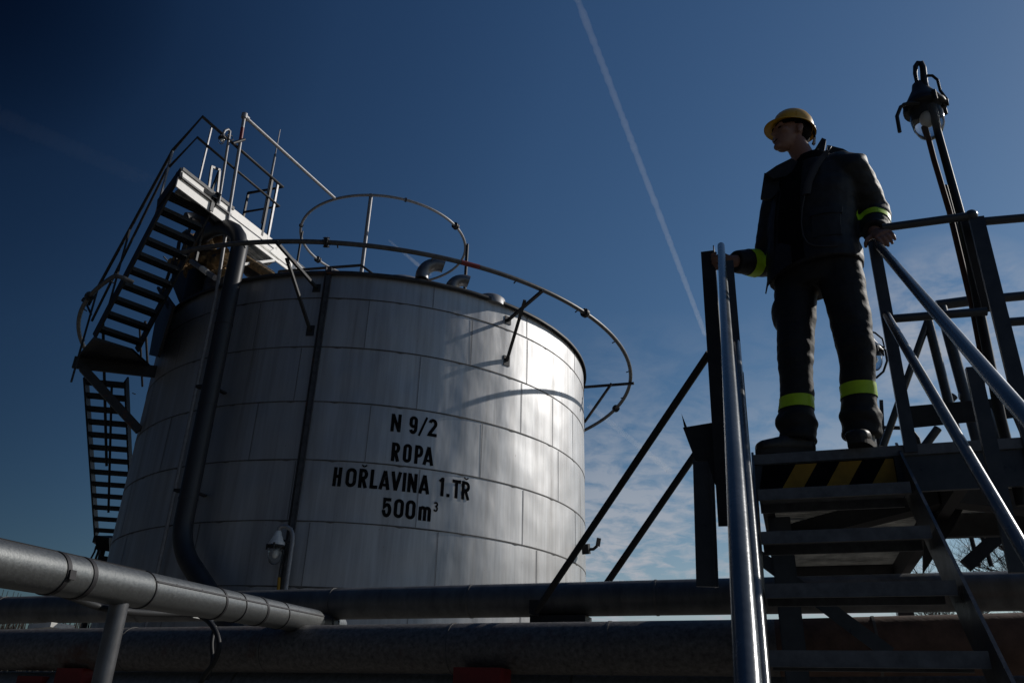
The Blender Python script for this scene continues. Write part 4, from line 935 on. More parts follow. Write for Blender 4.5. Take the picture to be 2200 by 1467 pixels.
# frames behind, below the right hand rail
for x0, y0, x1, y1, v_, r_ in ((1993, 690, 1897, 960, 0.62, 0.017), (1994, 690, 2062, 960, 0.62, 0.022), (2022, 660, 2102, 955, 0.9, 0.028), (2015, 920, 1985, 960, 0.9, 0.02), (2050, 850, 2010, 890, 0.9, 0.02), (2060, 850, 2110, 848, 0.9, 0.02), (2120, 880, 2150, 960, 0.5, 0.02)):
    onetube('frame_bar', [PV(x0, y0, v_), PV(x1, y1, v_)], r_, M_STAIR, st, 12)
for x0, y0, x1, y1, v_, wd in ((1880, 880, 1890, 960, 1.5, 0.03), (1893, 860, 1898, 960, 1.5, 0.02), (2095, 905, 2108, 960, 0.9, 0.04), (2190, 850, 2260, 1010, 0.02, 0.10)):
    flatpost(x0, y0, x1, y1, v_, wd)
# thin poles far behind under the platform
for x0, y0, x1, y1, v_ in ((2098, 1110, 2130, 1216, 2.25), (2080, 1130, 2103, 1216, 2.25)):
    onetube('hanger_rod', [PV(x0, y0, v_), PV(x1, y1, v_)], 0.014, M_BLACKSTEEL, st, 8)

# ------------------------------------------------------------------ the man
def remeshed(mb, name, mats, parent, voxel, smooth=2, wrinkle=None):
    o = mb.build(name + '_raw', mats[0])
    md = o.modifiers.new('r', 'REMESH'); md.mode = 'VOXEL'; md.voxel_size = voxel
    if smooth:
        ms = o.modifiers.new('s', 'SMOOTH'); ms.iterations = smooth; ms.factor = 0.5
    dg = bpy.context.evaluated_depsgraph_get(); ev = o.evaluated_get(dg)
    me = bpy.data.meshes.new_from_object(ev); bpy.data.objects.remove(o)
    me.name = name; off = ROOT[parent.name]
    nrm = [v.normal.copy() for v in me.vertices]
    for v, nn in zip(me.vertices, nrm):
        if wrinkle: v.co = v.co + nn * wrinkle(v.co)
        v.co = v.co - off
    me.materials.clear()
    for mt in mats: me.materials.append(mt)
    for p in me.polygons: p.use_smooth = True
    o = bpy.data.objects.new(name, me); COL.objects.link(o); o.parent = parent; ROOT[o.name] = off
    return o
TH = radians(30)                                           # how far the chest turns to the left of the stairs' axis
fd = SU * -sin(TH) + SV * -cos(TH); lf = SU * cos(TH) + SV * -sin(TH); ZU = Vector((0, 0, 1))
def ell(c, a, b, dirx, diry, n=20, sq=1.0):
    out_ = []
    for k in range(n):
        t = 2 * pi * k / n; cx_, sy_ = cos(t), sin(t)
        cx_ = math.copysign(abs(cx_) ** sq, cx_); sy_ = math.copysign(abs(sy_) ** sq, sy_)
        out_.append(c + dirx * a * cx_ + diry * b * sy_)
    return out_
man = thing('person', 'man in dark work clothes and yellow hard hat standing atop the crossover stairs', 'person', S(0.32, 0.08, 0))
hipR, hipL = S(0.272, 0.16, 0.90), S(0.458, 0.08, 0.90)
kneR, kneL = S(0.224, 0.10, 0.50), S(0.466, 0.045, 0.48)
ankR, ankL = S(0.185, 0.085, 0.10), S(0.437, 0.075, 0.10)
shR, shL = S(0.262, 0.215, 1.415), S(0.578, 0.055, 1.395)
elL, wrL = S(0.662, 0.175, 1.195), S(0.628, 0.045, 1.015)
elR, wrR = S(0.158, 0.285, 1.065), S(-0.008, 0.125, 1.018)
neck0, neck1 = S(0.415, 0.135, 1.47), S(0.375, 0.11, 1.60)
HC = S(0.343, 0.105, 1.685)                                # head centre
body = MB()
# torso and legs under the clothes
body.loft([ell(S(0.365, 0.12, z), a, b, lf, fd) for z, a, b in ((0.86, 0.15, 0.10), (1.0, 0.15, 0.105), (1.15, 0.15, 0.105), (1.3, 0.15, 0.10), (1.40, 0.13, 0.075), (1.47, 0.06, 0.05))])
for a_, b_, c_ in ((hipR, kneR, ankR), (hipL, kneL, ankL)): body.tube([a_, a_.lerp(b_, 0.5), b_, b_.lerp(c_, 0.35), c_], [0.078, 0.068, 0.052, 0.052, 0.04], 14)
for a_, b_, c_ in ((shL, elL, wrL), (shR, elR, wrR)): body.tube([a_, a_.lerp(b_, 0.5), b_, b_.lerp(c_, 0.5), c_], [0.055, 0.048, 0.042, 0.038, 0.029], 14)
# head: looks left and slightly up
HT = radians(62)
hf = (SU * -sin(HT) + SV * -cos(HT)) * cos(radians(8)) + ZU * sin(radians(8)); hl_ = (SU * cos(HT) + SV * -sin(HT)); hu = hl_.cross(hf).normalized()
if hu.z < 0: hu = -hu
HS = 0.90
def Hd(f, l, u_): return HC + (hf * f + hl_ * l + hu * u_) * HS
rotH = Matrix((hf, hl_, hu)).transposed()
body.tube([neck0 + Vector((0, 0, -0.03)), neck0.lerp(Hd(-0.02, 0, -0.03), 0.5), Hd(-0.02, 0, -0.03), Hd(-0.015, 0, 0.02)], [0.064, 0.053, 0.051, 0.045], 18)
body.ball(Hd(-0.012, 0, 0.035), (0.088, 0.070, 0.083), 24, 16, rot=rotH)          # cranium
body.loft([ell(Hd(f, 0, u_), a * HS, b * HS, hf, hl_, 18) for f, u_, a, b in ((0.020, 0.03, 0.078, 0.070), (0.026, -0.015, 0.073, 0.066), (0.034, -0.055, 0.062, 0.056), (0.045, -0.090, 0.046, 0.042), (0.052, -0.112, 0.026, 0.026))])
body.ball(Hd(0.078, 0, -0.100), (0.021, 0.024, 0.018), 12, 8, rot=rotH)           # chin
body.loft([[Hd(f0, -wd, u_), Hd(f0 + dp, -wd * 0.25, u_), Hd(f0 + dp, wd * 0.25, u_), Hd(f0, wd, u_)] for f0, dp, wd, u_ in ((0.088, 0.012, 0.010, 0.022), (0.088, 0.020, 0.013, 0.005), (0.086, 0.034, 0.017, -0.015), (0.084, 0.036, 0.020, -0.025), (0.082, 0.014, 0.016, -0.034))])  # nose
body.ball(Hd(0.083, 0, 0.034), (0.017, 0.052, 0.012), 14, 8, rot=rotH)            # brow
for s_ in (-1, 1):
    body.ball(Hd(0.062, s_ * 0.045, -0.012), (0.026, 0.024, 0.024), 12, 8, rot=rotH)    # cheeks
    body.ball(Hd(-0.010, s_ * 0.080, 0.004), (0.016, 0.008, 0.026), 14, 10, rot=rotH); body.ball(Hd(-0.018, s_ * 0.083, 0.012), (0.011, 0.006, 0.020), 12, 8, rot=rotH)   # ears
    body.ball(Hd(-0.004, s_ * 0.079, -0.020), (0.009, 0.007, 0.010), 10, 8, rot=rotH)
body.ball(Hd(0.086, 0, -0.052), (0.014, 0.024, 0.0065), 12, 8, rot=rotH)          # lips
body.ball(Hd(0.083, 0, -0.074), (0.013, 0.022, 0.0070), 12, 8, rot=rotH)
# hands
def hand(wr, palm_dir, across, nrm_, curl, thumb):
    # palm_dir points from the wrist to the knuckles; across towards the little finger; nrm_ out of the palm
    pc = wr + palm_dir * 0.05
    body.loft([ell(wr + palm_dir * t, a, b, across, nrm_, 14) for t, a, b in ((-0.03, 0.028, 0.024), (0.0, 0.030, 0.023), (0.03, 0.038, 0.020), (0.065, 0.042, 0.018), (0.088, 0.040, 0.014))])
    for i, (off_, ln) in enumerate(((-0.031, 0.072), (-0.010, 0.080), (0.011, 0.075), (0.031, 0.060))):
        p = wr + palm_dir * 0.085 + across * off_; d = palm_dir.copy(); pts = [p - d * 0.01]; 
        ax = across
        for seg, fr in enumerate((0.42, 0.32, 0.26)):
            rot = Matrix.Rotation(curl[seg] * (1 + 0.06 * (i - 1.5)), 3, ax); d = rot @ d
            pts.append(pts[-1] + d * ln * fr)
        body.tube(pts, [0.0092, 0.0090, 0.0082, 0.0066], 10)
    b0 = wr + palm_dir * 0.025 - across * 0.030
    body.tube([b0, b0 + thumb * 0.03, b0 + thumb * 0.052 + nrm_ * 0.012, b0 + thumb * 0.062 + nrm_ * 0.030], [0.014, 0.0115, 0.0105, 0.0075], 10)
# his left hand rests over the right handrail, fingers pointing down its slope
pd = (SV * -0.72 + ZU * -0.55 + SU * 0.20).normalized(); ac = (SU * 0.93 + ZU * 0.22 + SV * -0.12); ac = (ac - pd * ac.dot(pd)).normalized(); nn = pd.cross(ac); nn = nn if nn.z < 0 else -nn
sgnL = 1 if Matrix.Rotation(0.4, 3, ac) @ pd @ nn > 0 else -1 if False else 1
def curls(ax, pdv, nv, vals):
    t = Matrix.Rotation(0.4, 3, ax) @ pdv
    return [v_ * (1 if t.dot(nv) > 0 else -1) for v_ in vals]
hand(wrL + pd * 0.01, pd, ac, nn, curls(ac, pd, nn, (0.35, 0.6, 0.5)), (pd * 0.55 - ac * 0.8).normalized())
# his right hand grips the top of the left handrail
pd = (SU * -0.97 + SV * -0.05 + ZU * 0.03).normalized(); ac = (ZU * -0.92 + SV * 0.2); ac = (ac - pd * ac.dot(pd)).normalized(); nn = pd.cross(ac); nn = nn if nn.dot(SV) < 0 else -nn
hand(wrR, pd, ac, nn, curls(ac, pd, nn, (0.95, 1.15, 0.8)), (pd * 0.75 + nn * 0.35 + ac * 0.45).normalized())
remeshed(body, 'body', [M_SKIN], man, 0.0048, 2)
# eyes, teeth
for s_ in (-1, 1):
    part(lambda m: m.ball(Hd(0.0835, s_ * 0.032, 0.010), (0.0095, 0.0135, 0.0045), 14, 8, rot=rotH), 'eye', M_HAIR, man)
    part(lambda m: m.tube([Hd(0.100, s_ * 0.012, 0.034), Hd(0.0985, s_ * 0.028, 0.039), Hd(0.088, s_ * 0.046, 0.034)], [0.0035, 0.0042, 0.0025], 8), 'eyebrow', M_HAIR, man)
part(lambda m: m.ball(Hd(0.0895, 0.0, -0.0635), (0.0105, 0.020, 0.0050), 14, 8, rot=rotH), 'mouth', M_REDLIP, man)
part(lambda m: m.ball(Hd(0.0925, 0.0, -0.0610), (0.0085, 0.0150, 0.0026), 12, 8, rot=rotH), 'teeth', M_TEETH, man)
hb = MB(); hb.loft([ell(Hd(-0.022 - 0.25 * max(0, -u_), 0, u_), a, b, hf, hl_, 22) for u_, a, b in ((0.065, 0.083, 0.074), (0.03, 0.082, 0.0735), (0.0, 0.074, 0.066), (-0.03, 0.060, 0.050), (-0.055, 0.045, 0.040))]); 
# keep the hair behind the face
o = hb.build('hair', M_HAIR, man)
for v_ in o.data.vertices:
    rel = v_.co + ROOT[man.name] - HC; f = rel.dot(hf)
    lim = 0.035 if rel.dot(hu) > 0.022 else -0.030
    if f > lim: v_.co += hf * (lim - f)
# trousers
tr = MB()
def leg(hp, kn, an, wob):
    tr.tube([hp + Vector((0, 0, 0.06)), hp, hp.lerp(kn, 0.35), hp.lerp(kn, 0.75), kn, kn.lerp(an, 0.3), kn.lerp(an, 0.55), kn.lerp(an, 0.72), kn.lerp(an, 0.84), kn.lerp(an, 0.93), an + Vector((0, 0, -0.035))],
            [0.098, 0.100, 0.094, 0.085, 0.080, 0.074, 0.070, 0.073, 0.086, 0.082, 0.076], 20)
leg(hipR, kneR, ankR, 1); leg(hipL, kneL, ankL, 2)
tr.loft([ell(S(0.365, 0.12, z), a, b, lf, fd) for z, a, b in ((0.80, 0.165, 0.11), (0.90, 0.18, 0.125), (1.02, 0.175, 0.12))])
for hp, kn, s_ in ((hipR, kneR, -1),):                       # cargo pocket on the outer thigh
    c = hp.lerp(kn, 0.50) - SU * 0.076; tr.ball(c, (0.026, 0.065, 0.085), 14, 8)
def wr_tr(p):
    q = p - SO; low = max(0.0, min(1.0, (0.36 - q.z) / 0.25)); kn = math.exp(-((q.z - 0.5) / 0.10) ** 2)
    a = noise.noise((q.x * 8, q.y * 8, q.z * 9)) * 0.007 + noise.noise((q.x * 12 + q.z * 9, q.y * 12, q.z * 30)) * (0.009 * low + 0.004 * kn) + noise.noise((q.x * 24, q.y * 24, q.z * 30)) * 0.0025
    return a
remeshed(tr, 'trousers', [M_CLOTH2], man, 0.0085, 2, wr_tr)
# boots
def boot(an, toe, heel, name='boot'):
    b_ = MB(); d = (toe - heel); d.z = 0; ln = d.length; d.normalize(); sd = Vector((-d.y, d.x, 0))
    z0 = SO.z
    rings = []
    for t, wd, h0, hgt in ((0.0, 0.028, 0.022, 0.05), (0.05, 0.036, 0.02, 0.085), (0.25, 0.040, 0.02, 0.095), (0.42, 0.041, 0.02, 0.088), (0.6, 0.046, 0.02, 0.068), (0.8, 0.050, 0.02, 0.055), (0.93, 0.044, 0.022, 0.046), (1.0, 0.022, 0.03, 0.030)):
        c = heel + d * ln * t; c.z = z0 + (h0 + hgt) / 2 + 0.004
        rings.append(ell(c, wd, hgt / 2 + 0.004, sd, ZU, 16, 0.8))
    b_.loft(rings); b_.tube([Vector((an.x, an.y, z0 + 0.06)), an + Vector((0, 0, 0.08))], [0.048, 0.052], 16)
    o_ = remeshed(b_, 'boot', [M_BOOT], man, 0.0065, 3)
    s_ = MB(); poly = []
    for k in range(28):
        t = 2 * pi * k / 28; x = 0.5 - 0.5 * cos(t); wd = 0.050 * (abs(sin(t)) ** 0.6) * (0.82 + 0.22 * x)
        p = heel + d * ln * (x * 1.02 - 0.01) + sd * math.copysign(wd, sin(t)); p.z = z0 + 0.002; poly.append(p)
    s_.slab(poly, (0, 0, 0.026)); s_.build('sole', M_SOLE, o_)
tR = PZ(1622, 962, SO.z + 0.03); hRr = PZ(1738, 962, SO.z + 0.03)
boot(ankR, S(0.010, 0.025, 0), S(0.245, 0.095, 0)); boot(ankL, S(0.395, -0.065, 0), S(0.465, 0.165, 0))
# jacket
jk = MB()
jk.loft([ell(S(u_, v_, z), a, b, lf, fd, 24, 0.9) for u_, v_, z, a, b in ((0.360, 0.13, 0.880, 0.218, 0.160), (0.357, 0.13, 0.94, 0.220, 0.158), (0.36, 0.135, 1.05, 0.215, 0.150), (0.375, 0.135, 1.18, 0.213, 0.148), (0.398, 0.135, 1.30, 0.213, 0.147), (0.41, 0.135, 1.40, 0.200, 0.125), (0.413, 0.135, 1.465, 0.155, 0.098), (0.415, 0.135, 1.50, 0.092, 0.080))])
for a_, b_, c_, sg in ((shL, elL, wrL, 1), (shR, elR, wrR, -1)):
    jk.tube([a_ - lf * 0.10 * sg + ZU * 0.035, a_ - lf * 0.04 * sg + ZU * 0.012, a_, a_.lerp(b_, 0.4), a_.lerp(b_, 0.8), b_, b_.lerp(c_, 0.35), b_.lerp(c_, 0.7), b_.lerp(c_, 0.93)], [0.088, 0.094, 0.092, 0.086, 0.079, 0.077, 0.071, 0.064, 0.057], 20)
def wr_jk(p):
    q = p - SO; arm = max(0.0, min(1.0, ((q.dot(SU)) - 0.55) / 0.08))
    return noise.noise((q.x * 7, q.y * 7, q.z * 9)) * 0.008 + noise.noise((q.x * 14, q.y * 14, q.z * 34)) * (0.003 + 0.004 * arm) + noise.noise((q.x * 26, q.y * 26, q.z * 26)) * 0.002
jacket = remeshed(jk, 'jacket', [M_CLOTH], man, 0.0090, 2, wr_jk)
# open front: black fleece between two flaps
def front(u_off, z, dep): return None
c0 = S(0.385, 0.135, 0)
def chest(l, z, o_=0.0):                                     # a point on the jacket front, l metres to his left
    tab = ((0.845, 0.222, 0.160, 0.355), (1.05, 0.215, 0.150, 0.36), (1.18, 0.213, 0.148, 0.375), (1.30, 0.213, 0.147, 0.398), (1.40, 0.200, 0.125, 0.41), (1.465, 0.155, 0.098, 0.413), (1.52, 0.10, 0.085, 0.415))
    for i in range(len(tab) - 1):
        if z <= tab[i + 1][0] or i == len(tab) - 2:
            f = max(0, min(1.3, (z - tab[i][0]) / (tab[i + 1][0] - tab[i][0]))); a, b, cu = [tab[i][k] + (tab[i + 1][k] - tab[i][k]) * f for k in (1, 2, 3)]; break
    x = max(-0.97, min(0.97, l / a)); return S(cu, 0.133, z) + lf * l + fd * (b * sqrt(1 - x * x) ** 0.9 + o_)
def sheet(rows, name, mt, th=0.006):
    m = MB(); nr, nc = len(rows), len(rows[0])
    fr = [p for r in rows for p in r]; bk = [p - fd * th for p in fr]
    fs = [(i * nc + j, i * nc + j + 1, (i + 1) * nc + j + 1, (i + 1) * nc + j) for i in range(nr - 1) for j in range(nc - 1)]
    m.add(fr, fs, 0, True); m.add(bk, [tuple(reversed(f)) for f in fs], 0, True)
    edge = [j for j in range(nc)] + [i * nc + nc - 1 for i in range(1, nr)] + [(nr - 1) * nc + j for j in range(nc - 2, -1, -1)] + [i * nc for i in range(nr - 2, 0, -1)]
    k = len(edge); vs = [fr[e] for e in edge] + [bk[e] for e in edge]
    m.add(vs, [(i, (i + 1) % k, (i + 1) % k + k, i + k) for i in range(k)])
    return m.build(name, mt, jacket)
zs_ = [0.90 + 0.0535 * i for i in range(12)]
sheet([[chest(l, z, 0.004) for l in [-0.075 + (0.135 - 0.03 * ((z - 0.9) / 0.5)) * j / 5 - 0.02 for j in range(6)]] for z in zs_], 'fleece', M_FLEECE)
sheet([[chest(l0 + j * 0.035 / 3 + 0.012 * sin(z * 9), z, 0.014 + 0.010 * sin(j * 1.1)) for j in range(4)] for z, l0 in ((1.23, 0.052), (1.30, 0.055), (1.38, 0.068), (1.45, 0.080))], 'lapel', M_STRAP, 0.008)
onetube('piping', [chest(l, z, 0.012) for l, z in ((0.052, 1.23), (0.044, 1.16), (0.040, 1.08), (0.046, 1.01), (0.062, 0.965), (0.090, 0.940), (0.130, 0.925), (0.175, 0.92))], 0.0035, M_STRAP, jacket, 8)
sheet([[chest(-0.115 - 0.03 * j / 3, z, 0.012) for j in range(4)] for z in (0.93, 1.05, 1.17, 1.28, 1.38, 1.44)], 'front_flap', M_CLOTH, 0.008)
# pockets on his left side
for z0, z1, l0, l1 in ((0.985, 1.115, 0.085, 0.190),):
    sheet([[chest(l0 + (l1 - l0) * j / 4, z0 + (z1 - z0) * i / 4, 0.009) for j in range(5)] for i in range(5)], 'pocket', M_CLOTH, 0.008)
    sheet([[chest(l0 - 0.006 + (l1 - l0 + 0.012) * j / 4, z1 - 0.012 + 0.035 * i / 2, 0.014 - 0.002 * i) for j in range(5)] for i in range(3)], 'pocket_flap', M_CLOTH, 0.012)
# hem skirt corner that hangs clear of his right thigh
sheet([[chest(-0.02 - 0.190 * j / 5, z - 0.040 * j / 5, 0.014 + 0.05 * (0.99 - z)) - lf * 0.16 * max(0, 0.95 - z) * j / 5 for j in range(6)] for z in (0.985, 0.950, 0.915, 0.885)], 'hem_corner', M_CLOTH, 0.010)
# collars and shoulder flaps
cb = MB()
cb.loft([ell(S(0.414, 0.135, z) + fd * o_, a, b, lf, fd, 26) for z, a, b, o_ in ((1.455, 0.100, 0.088, 0.0), (1.50, 0.084, 0.077, 0.004), (1.545, 0.074, 0.071, 0.006), (1.572, 0.069, 0.066, 0.008), (1.574, 0.062, 0.059, 0.008), (1.50, 0.062, 0.058, 0.004))], 0, True, False)
cb.v = [v + ZU * 0.42 * max(0, v.z - SO.z - 1.48) / 0.09 * (-(v - S(0.414, 0.135, v.z - SO.z)).dot(fd)) for v in cb.v]
cb.build('fleece_collar', M_FLEECE, jacket)
def plate(name, pts, th, mt): return part(lambda m: m.slab(pts, th), name, mt, jacket)
def pvx(lst, v_): return [PV(x, y, v_) for x, y in lst]
plate('collar_wing', pvx([(1645, 372), (1668, 356), (1700, 340), (1722, 352), (1690, 378), (1662, 384)], 0.06), SV * 0.03, M_CLOTH)
plate('collar_wing', pvx([(1725, 345), (1745, 330), (1766, 296), (1775, 300), (1770, 330), (1755, 345)], 0.15), SV * 0.03, M_CLOTH)
plate('shoulder_hood', pvx([(1772, 335), (1780, 312), (1812, 320), (1850, 342), (1858, 352), (1852, 378), (1838, 372), (1800, 350)], 0.13), SV * 0.06, M_CLOTH)
plate('lapel', pvx([(1775, 322), (1782, 328), (1750, 372), (1728, 420), (1722, 404), (1742, 356)], 0.00), SV * 0.008, M_STRAP)
plate('storm_flap', pvx([(1634, 425), (1642, 372), (1668, 372), (1676, 410), (1655, 428)], 0.085), SV * 0.02, M_CLOTH)
onetube('carabiner', [PV(1776, 322, 0.05), PV(1778, 313, 0.05), PV(1786, 315, 0.05), PV(1780, 325, 0.05), PV(1768, 325, 0.05)], 0.003, M_GALV, jacket, 8)
# reflective bands
def bandtube(A, B, r0, r1, name, par):
    d = (B - A).normalized(); m = MB()
    up0 = ZU if abs(d.z) < 0.9 else SU
    x = (up0 - d * up0.dot(d)).normalized(); y = d.cross(x); n_ = 40
    rings = []
    for i, (P, r) in enumerate(((A, r0 - 0.01), (A, r0), (A.lerp(B, 0.5), (r0 + r1) / 2 + 0.001), (B, r1), (B, r1 - 0.01))):
        rings.append([P + (x * cos(2 * pi * k / n_) + y * sin(2 * pi * k / n_)) * (r + 0.0035 * noise.noise((cos(2 * pi * k / n_) * 2, sin(2 * pi * k / n_) * 2, i * 0.3))) for k in range(n_)])
    m.loft(rings, 0, True, False); return m.build(name, M_LIME, par)
import bmesh
def clothband(src, A, B, maxr, out_):
    ax = (B - A).normalized(); off = ROOT[src.name]; bm = bmesh.new(); bm.from_mesh(src.data)
    bmesh.ops.translate(bm, verts=bm.verts, vec=off)
    far_v = [v for v in bm.verts if (v.co - A - ax * (v.co - A).dot(ax)).length > maxr or not -0.06 < (v.co - A).dot(ax) < (B - A).length + 0.06]
    bmesh.ops.delete(bm, geom=far_v, context='VERTS')
    bmesh.ops.bisect_plane(bm, geom=bm.verts[:] + bm.edges[:] + bm.faces[:], plane_co=A, plane_no=ax, clear_inner=True)
    bmesh.ops.bisect_plane(bm, geom=bm.verts[:] + bm.edges[:] + bm.faces[:], plane_co=B, plane_no=ax, clear_outer=True)
    for _ in range(3): bmesh.ops.smooth_vert(bm, verts=[v for v in bm.verts if not v.is_boundary], factor=0.5, use_axis_x=True, use_axis_y=True, use_axis_z=True)
    bm.normal_update(); nn_ = {v: v.normal.copy() for v in bm.verts}
    for v in bm.verts: v.co = v.co + nn_[v] * out_ - off
    me = bpy.data.meshes.new('reflective_band'); bm.to_mesh(me); bm.free(); me.materials.append(M_LIME)
    for p in me.polygons: p.use_smooth = True
    o = bpy.data.objects.new('reflective_band', me); COL.objects.link(o); o.parent = src; ROOT[o.name] = off
    return o
trs = bpy.data.objects['trousers']
def legband(kn, an, z0, z1):
    f = lambda z: kn.lerp(an, (kn.z - SO.z - z) / (kn.z - an.z)); t = (ZU + (kn - an).normalized() * 0.4).normalized()
    a = f(z0); return clothband(trs, a, a + t * (z1 - z0), 0.13, 0.003)
legband(kneR, ankR, 0.212, 0.266); legband(kneL, ankL, 0.232, 0.290)
clothband(jacket, elL.lerp(wrL, 0.36), elL.lerp(wrL, 0.60), 0.105, 0.003)
clothband(jacket, elR.lerp(wrR, 0.38), elR.lerp(wrR, 0.60), 0.10, 0.003)
# hard hat
hh = MB(); hp_ = lambda f, l, u_: Hd((f - 0.012) * 0.97, l * 0.97, u_)
nh = 80; rings = []
for (rf, rl, u_) in ((0.118, 0.103, 0.060), (0.117, 0.102, 0.085), (0.109, 0.095, 0.115), (0.092, 0.080, 0.142), (0.066, 0.058, 0.160), (0.035, 0.030, 0.169), (0.004, 0.004, 0.171)):
    rings.append([hp_(rf * cos(2 * pi * k / nh), rl * sin(2 * pi * k / nh), u_ + 0.004 * (abs(sin(2 * pi * k / nh)) < 0.16) * (u_ > 0.11)) for k in range(nh)])
hh.loft(rings, 0, True, True)
def brim(k):
    t = 2 * pi * k / nh; ex = 0.040 * max(0, cos(t)) ** 1.5 + 0.014; return 0.118 + ex, 0.103 + ex * 0.75, t
for u0, du in ((0.060, 0.0),):
    ri = [hp_(0.116 * cos(2 * pi * k / nh), 0.101 * sin(2 * pi * k / nh), 0.062) for k in range(nh)]
    ro = [hp_(brim(k)[0] * cos(brim(k)[2]), brim(k)[1] * sin(brim(k)[2]), 0.046 - 0.014 * max(0, cos(brim(k)[2])) - 0.006 * max(0, -cos(brim(k)[2]))) for k in range(nh)]
    ro2 = [p - hu * 0.005 for p in ro]; ri2 = [p - hu * 0.008 for p in ri]
    hh.loft([ri, ro, ro2, ri2], 0, True, False)
helmet = hh.build('hard_hat', M_HELMET, man)
part(lambda m: m.slab([hp_(0.030, 0.1005, 0.072), hp_(0.085, 0.0715, 0.072), hp_(0.080, 0.0690, 0.100), hp_(0.028, 0.0965, 0.100)], hl_ * 0.0015), 'raised_panel', M_HELMET, helmet)
part(lambda m: (m.loft([ell(hp_(0, 0, u_), a * 0.87, b * 0.87, hf, hl_, 30) for u_, a, b in ((0.058, 0.108, 0.094), (0.034, 0.104, 0.090))], 0, True, False)), 'headband', M_FLEECE, helmet)
onetube('chin_strap', [hp_(-0.11, 0.03, 0.05), hp_(-0.118, 0.03, 0.0), hp_(-0.105, 0.03, -0.045)], 0.006, M_FLEECE, helmet, 8)
part(lambda m: m.bar(hp_(-0.098, 0.06, -0.03), hp_(-0.098, 0.06, -0.075), 0.016, 0.006, up=hf), 'strap_end', M_LAMPWHITE, helmet)

# ------------------------------------------------------------------ bare trees
def bare_tree(name, base, hgt, seed, label, lean=0.0):
    q = random.Random(seed); root = thing(name, label, 'tree', base, 'bare trees beyond the stairs'); tr_, cr = MB(), MB()
    def grow(p, d, ln, r, lv):
        segs = 5; pts = [p]; rad = [r]
        for i in range(segs):
            d = (d + Vector((q.uniform(-1, 1), q.uniform(-1, 1), q.uniform(-0.4, 0.7))) * 0.17).normalized()
            pts.append(pts[-1] + d * ln / segs); rad.append(r * (1 - 0.55 * (i + 1) / segs))
        (tr_ if lv < 2 else cr).tube(pts, rad, 7 if lv < 2 else 4, cap=False)
        if lv >= 6 or r < 0.0035: return
        for i in range(1, segs + 1):
            kids = 1 if lv < 1 and i < 3 else (2 if q.random() < 0.75 else 1)
            for _ in range(kids if i < segs else 2):
                if lv == 0 and i < 2: continue
                a = Vector((q.uniform(-1, 1), q.uniform(-1, 1), q.uniform(-0.15, 0.9))).normalized()
                grow(pts[i], (d * 0.55 + a * 0.9).normalized(), ln * q.uniform(0.42, 0.62), rad[i] * q.uniform(0.45, 0.68), lv + 1 + (1 if i < 3 and lv > 1 else 0))
    grow(Vector(base), Vector((lean, 0, 1)), hgt * 0.62, hgt * 0.017, 0)
    tr_.build('trunk', M_BARK, root); cr.build('crown', M_BARK, root)
    return root
bare_tree('bare_tree', PD(2160, 1500, 19).xy.to_3d(), 5.4, 3, 'wide bare tree showing under the platform at lower right')
bare_tree('bare_tree', PD(2330, 1480, 26).xy.to_3d(), 9.0, 5, 'taller bare tree whose twigs show above the platform at far right')
bare_tree('bare_tree', PD(1790, 1540, 40).xy.to_3d(), 4.2, 11, 'distant bare tree peeping between the pipes behind the treads')
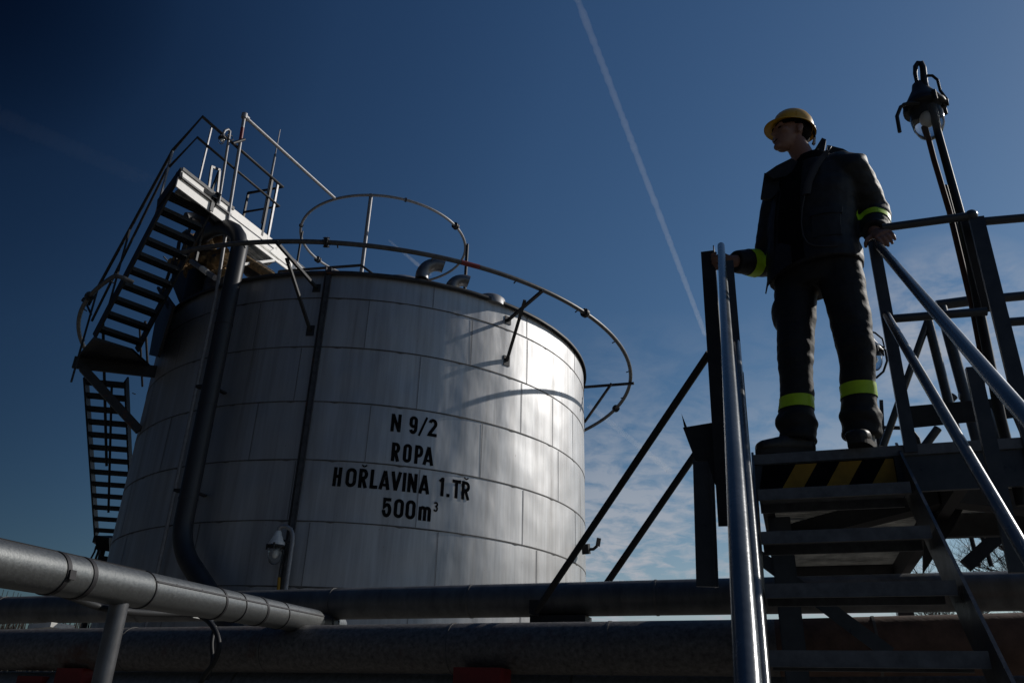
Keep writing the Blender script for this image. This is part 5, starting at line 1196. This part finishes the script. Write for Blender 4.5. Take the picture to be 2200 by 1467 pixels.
# far wood
m = MB(); q = random.Random(2)
for i in range(900):
    a = radians(q.uniform(-60, 60)); d = q.uniform(110, 150); b = Vector((sin(a) * d, cos(a) * d, 0))
    hgt = q.uniform(8, 11) * (1.4 if a < -0.3 else 1.0)
    for k in range(13):
        r_ = q.uniform(0, 3.2); a2 = q.uniform(0, 2 * pi); st_ = b + Vector((0, 0, hgt * (0.15 + 0.45 * k / 13)))
        t = b + Vector((r_ * cos(a2), r_ * sin(a2), hgt * (1.0 - 0.028 * r_ * r_ - q.uniform(0, 0.25))))
        m.tube([b if k == 0 else st_, st_.lerp(t, 0.5) + Vector((0.35 * cos(a2), 0.35 * sin(a2), -0.3)), t], [0.20 if k == 0 else 0.09, 0.07, 0.03], 3, cap=False)
tag(m.build('far_wood', M_WOOD), 'dark line of far bare woods along the horizon', None, kind='stuff')

# ------------------------------------------------------------------ contrails
def trailmat(name, dens):
    m = bpy.data.materials.new(name); m.use_nodes = True; nt = m.node_tree; n = nt.nodes
    for x in list(n): n.remove(x)
    o = n.new('ShaderNodeOutputMaterial'); v = n.new('ShaderNodeVolumeScatter'); v.inputs['Density'].default_value = dens
    v.inputs['Color'].default_value = (0.97, 0.98, 1, 1); v.inputs['Anisotropy'].default_value = 0.35
    nt.links.new(v.outputs[0], o.inputs['Volume']); return m
def contrail(p0, p1, w0, w1, dens, label, seed):
    D = 3000.0; m = MB(); k = 260; A = PZ(*p0, D); 
    B = PZ(*p1, D); pts = []; rad = []
    for i in range(k + 1):
        t = i / k; P = A.lerp(B, t); dist = (P - CAM).length
        wpx = w0 + (w1 - w0) * t; r = wpx / F * dist / 2
        r *= 1 + 0.28 * noise.noise((t * 40, seed, 0)) + 0.30 * noise.noise((t * 110, seed, 5))
        pts.append(P); rad.append(max(r, 0.2))
    m.tube(pts, rad, 16); o = m.build('contrail', trailmat('contrail_vapour', dens)); tag(o, label, 'contrail', group='contrails')
contrail((1226, -40), (1516, 722), 15, 10, 0.0019, 'long broad white contrail streaking down the middle of the sky', 1)
contrail((834, 515), (925, 592), 4, 11, 0.0045, 'short contrail ending behind the tank roof vents', 2)
contrail((-60, 225), (330, 395), 36, 30, 0.00009, 'very faint old contrail in the dark sky at upper left', 3)
contrail((1262, 868), (1440, 1012), 12, 14, 0.0010, 'faint thin contrail to the right of the tank', 4)

C.cycles.max_bounces = 8
C.render.film_transparent = False
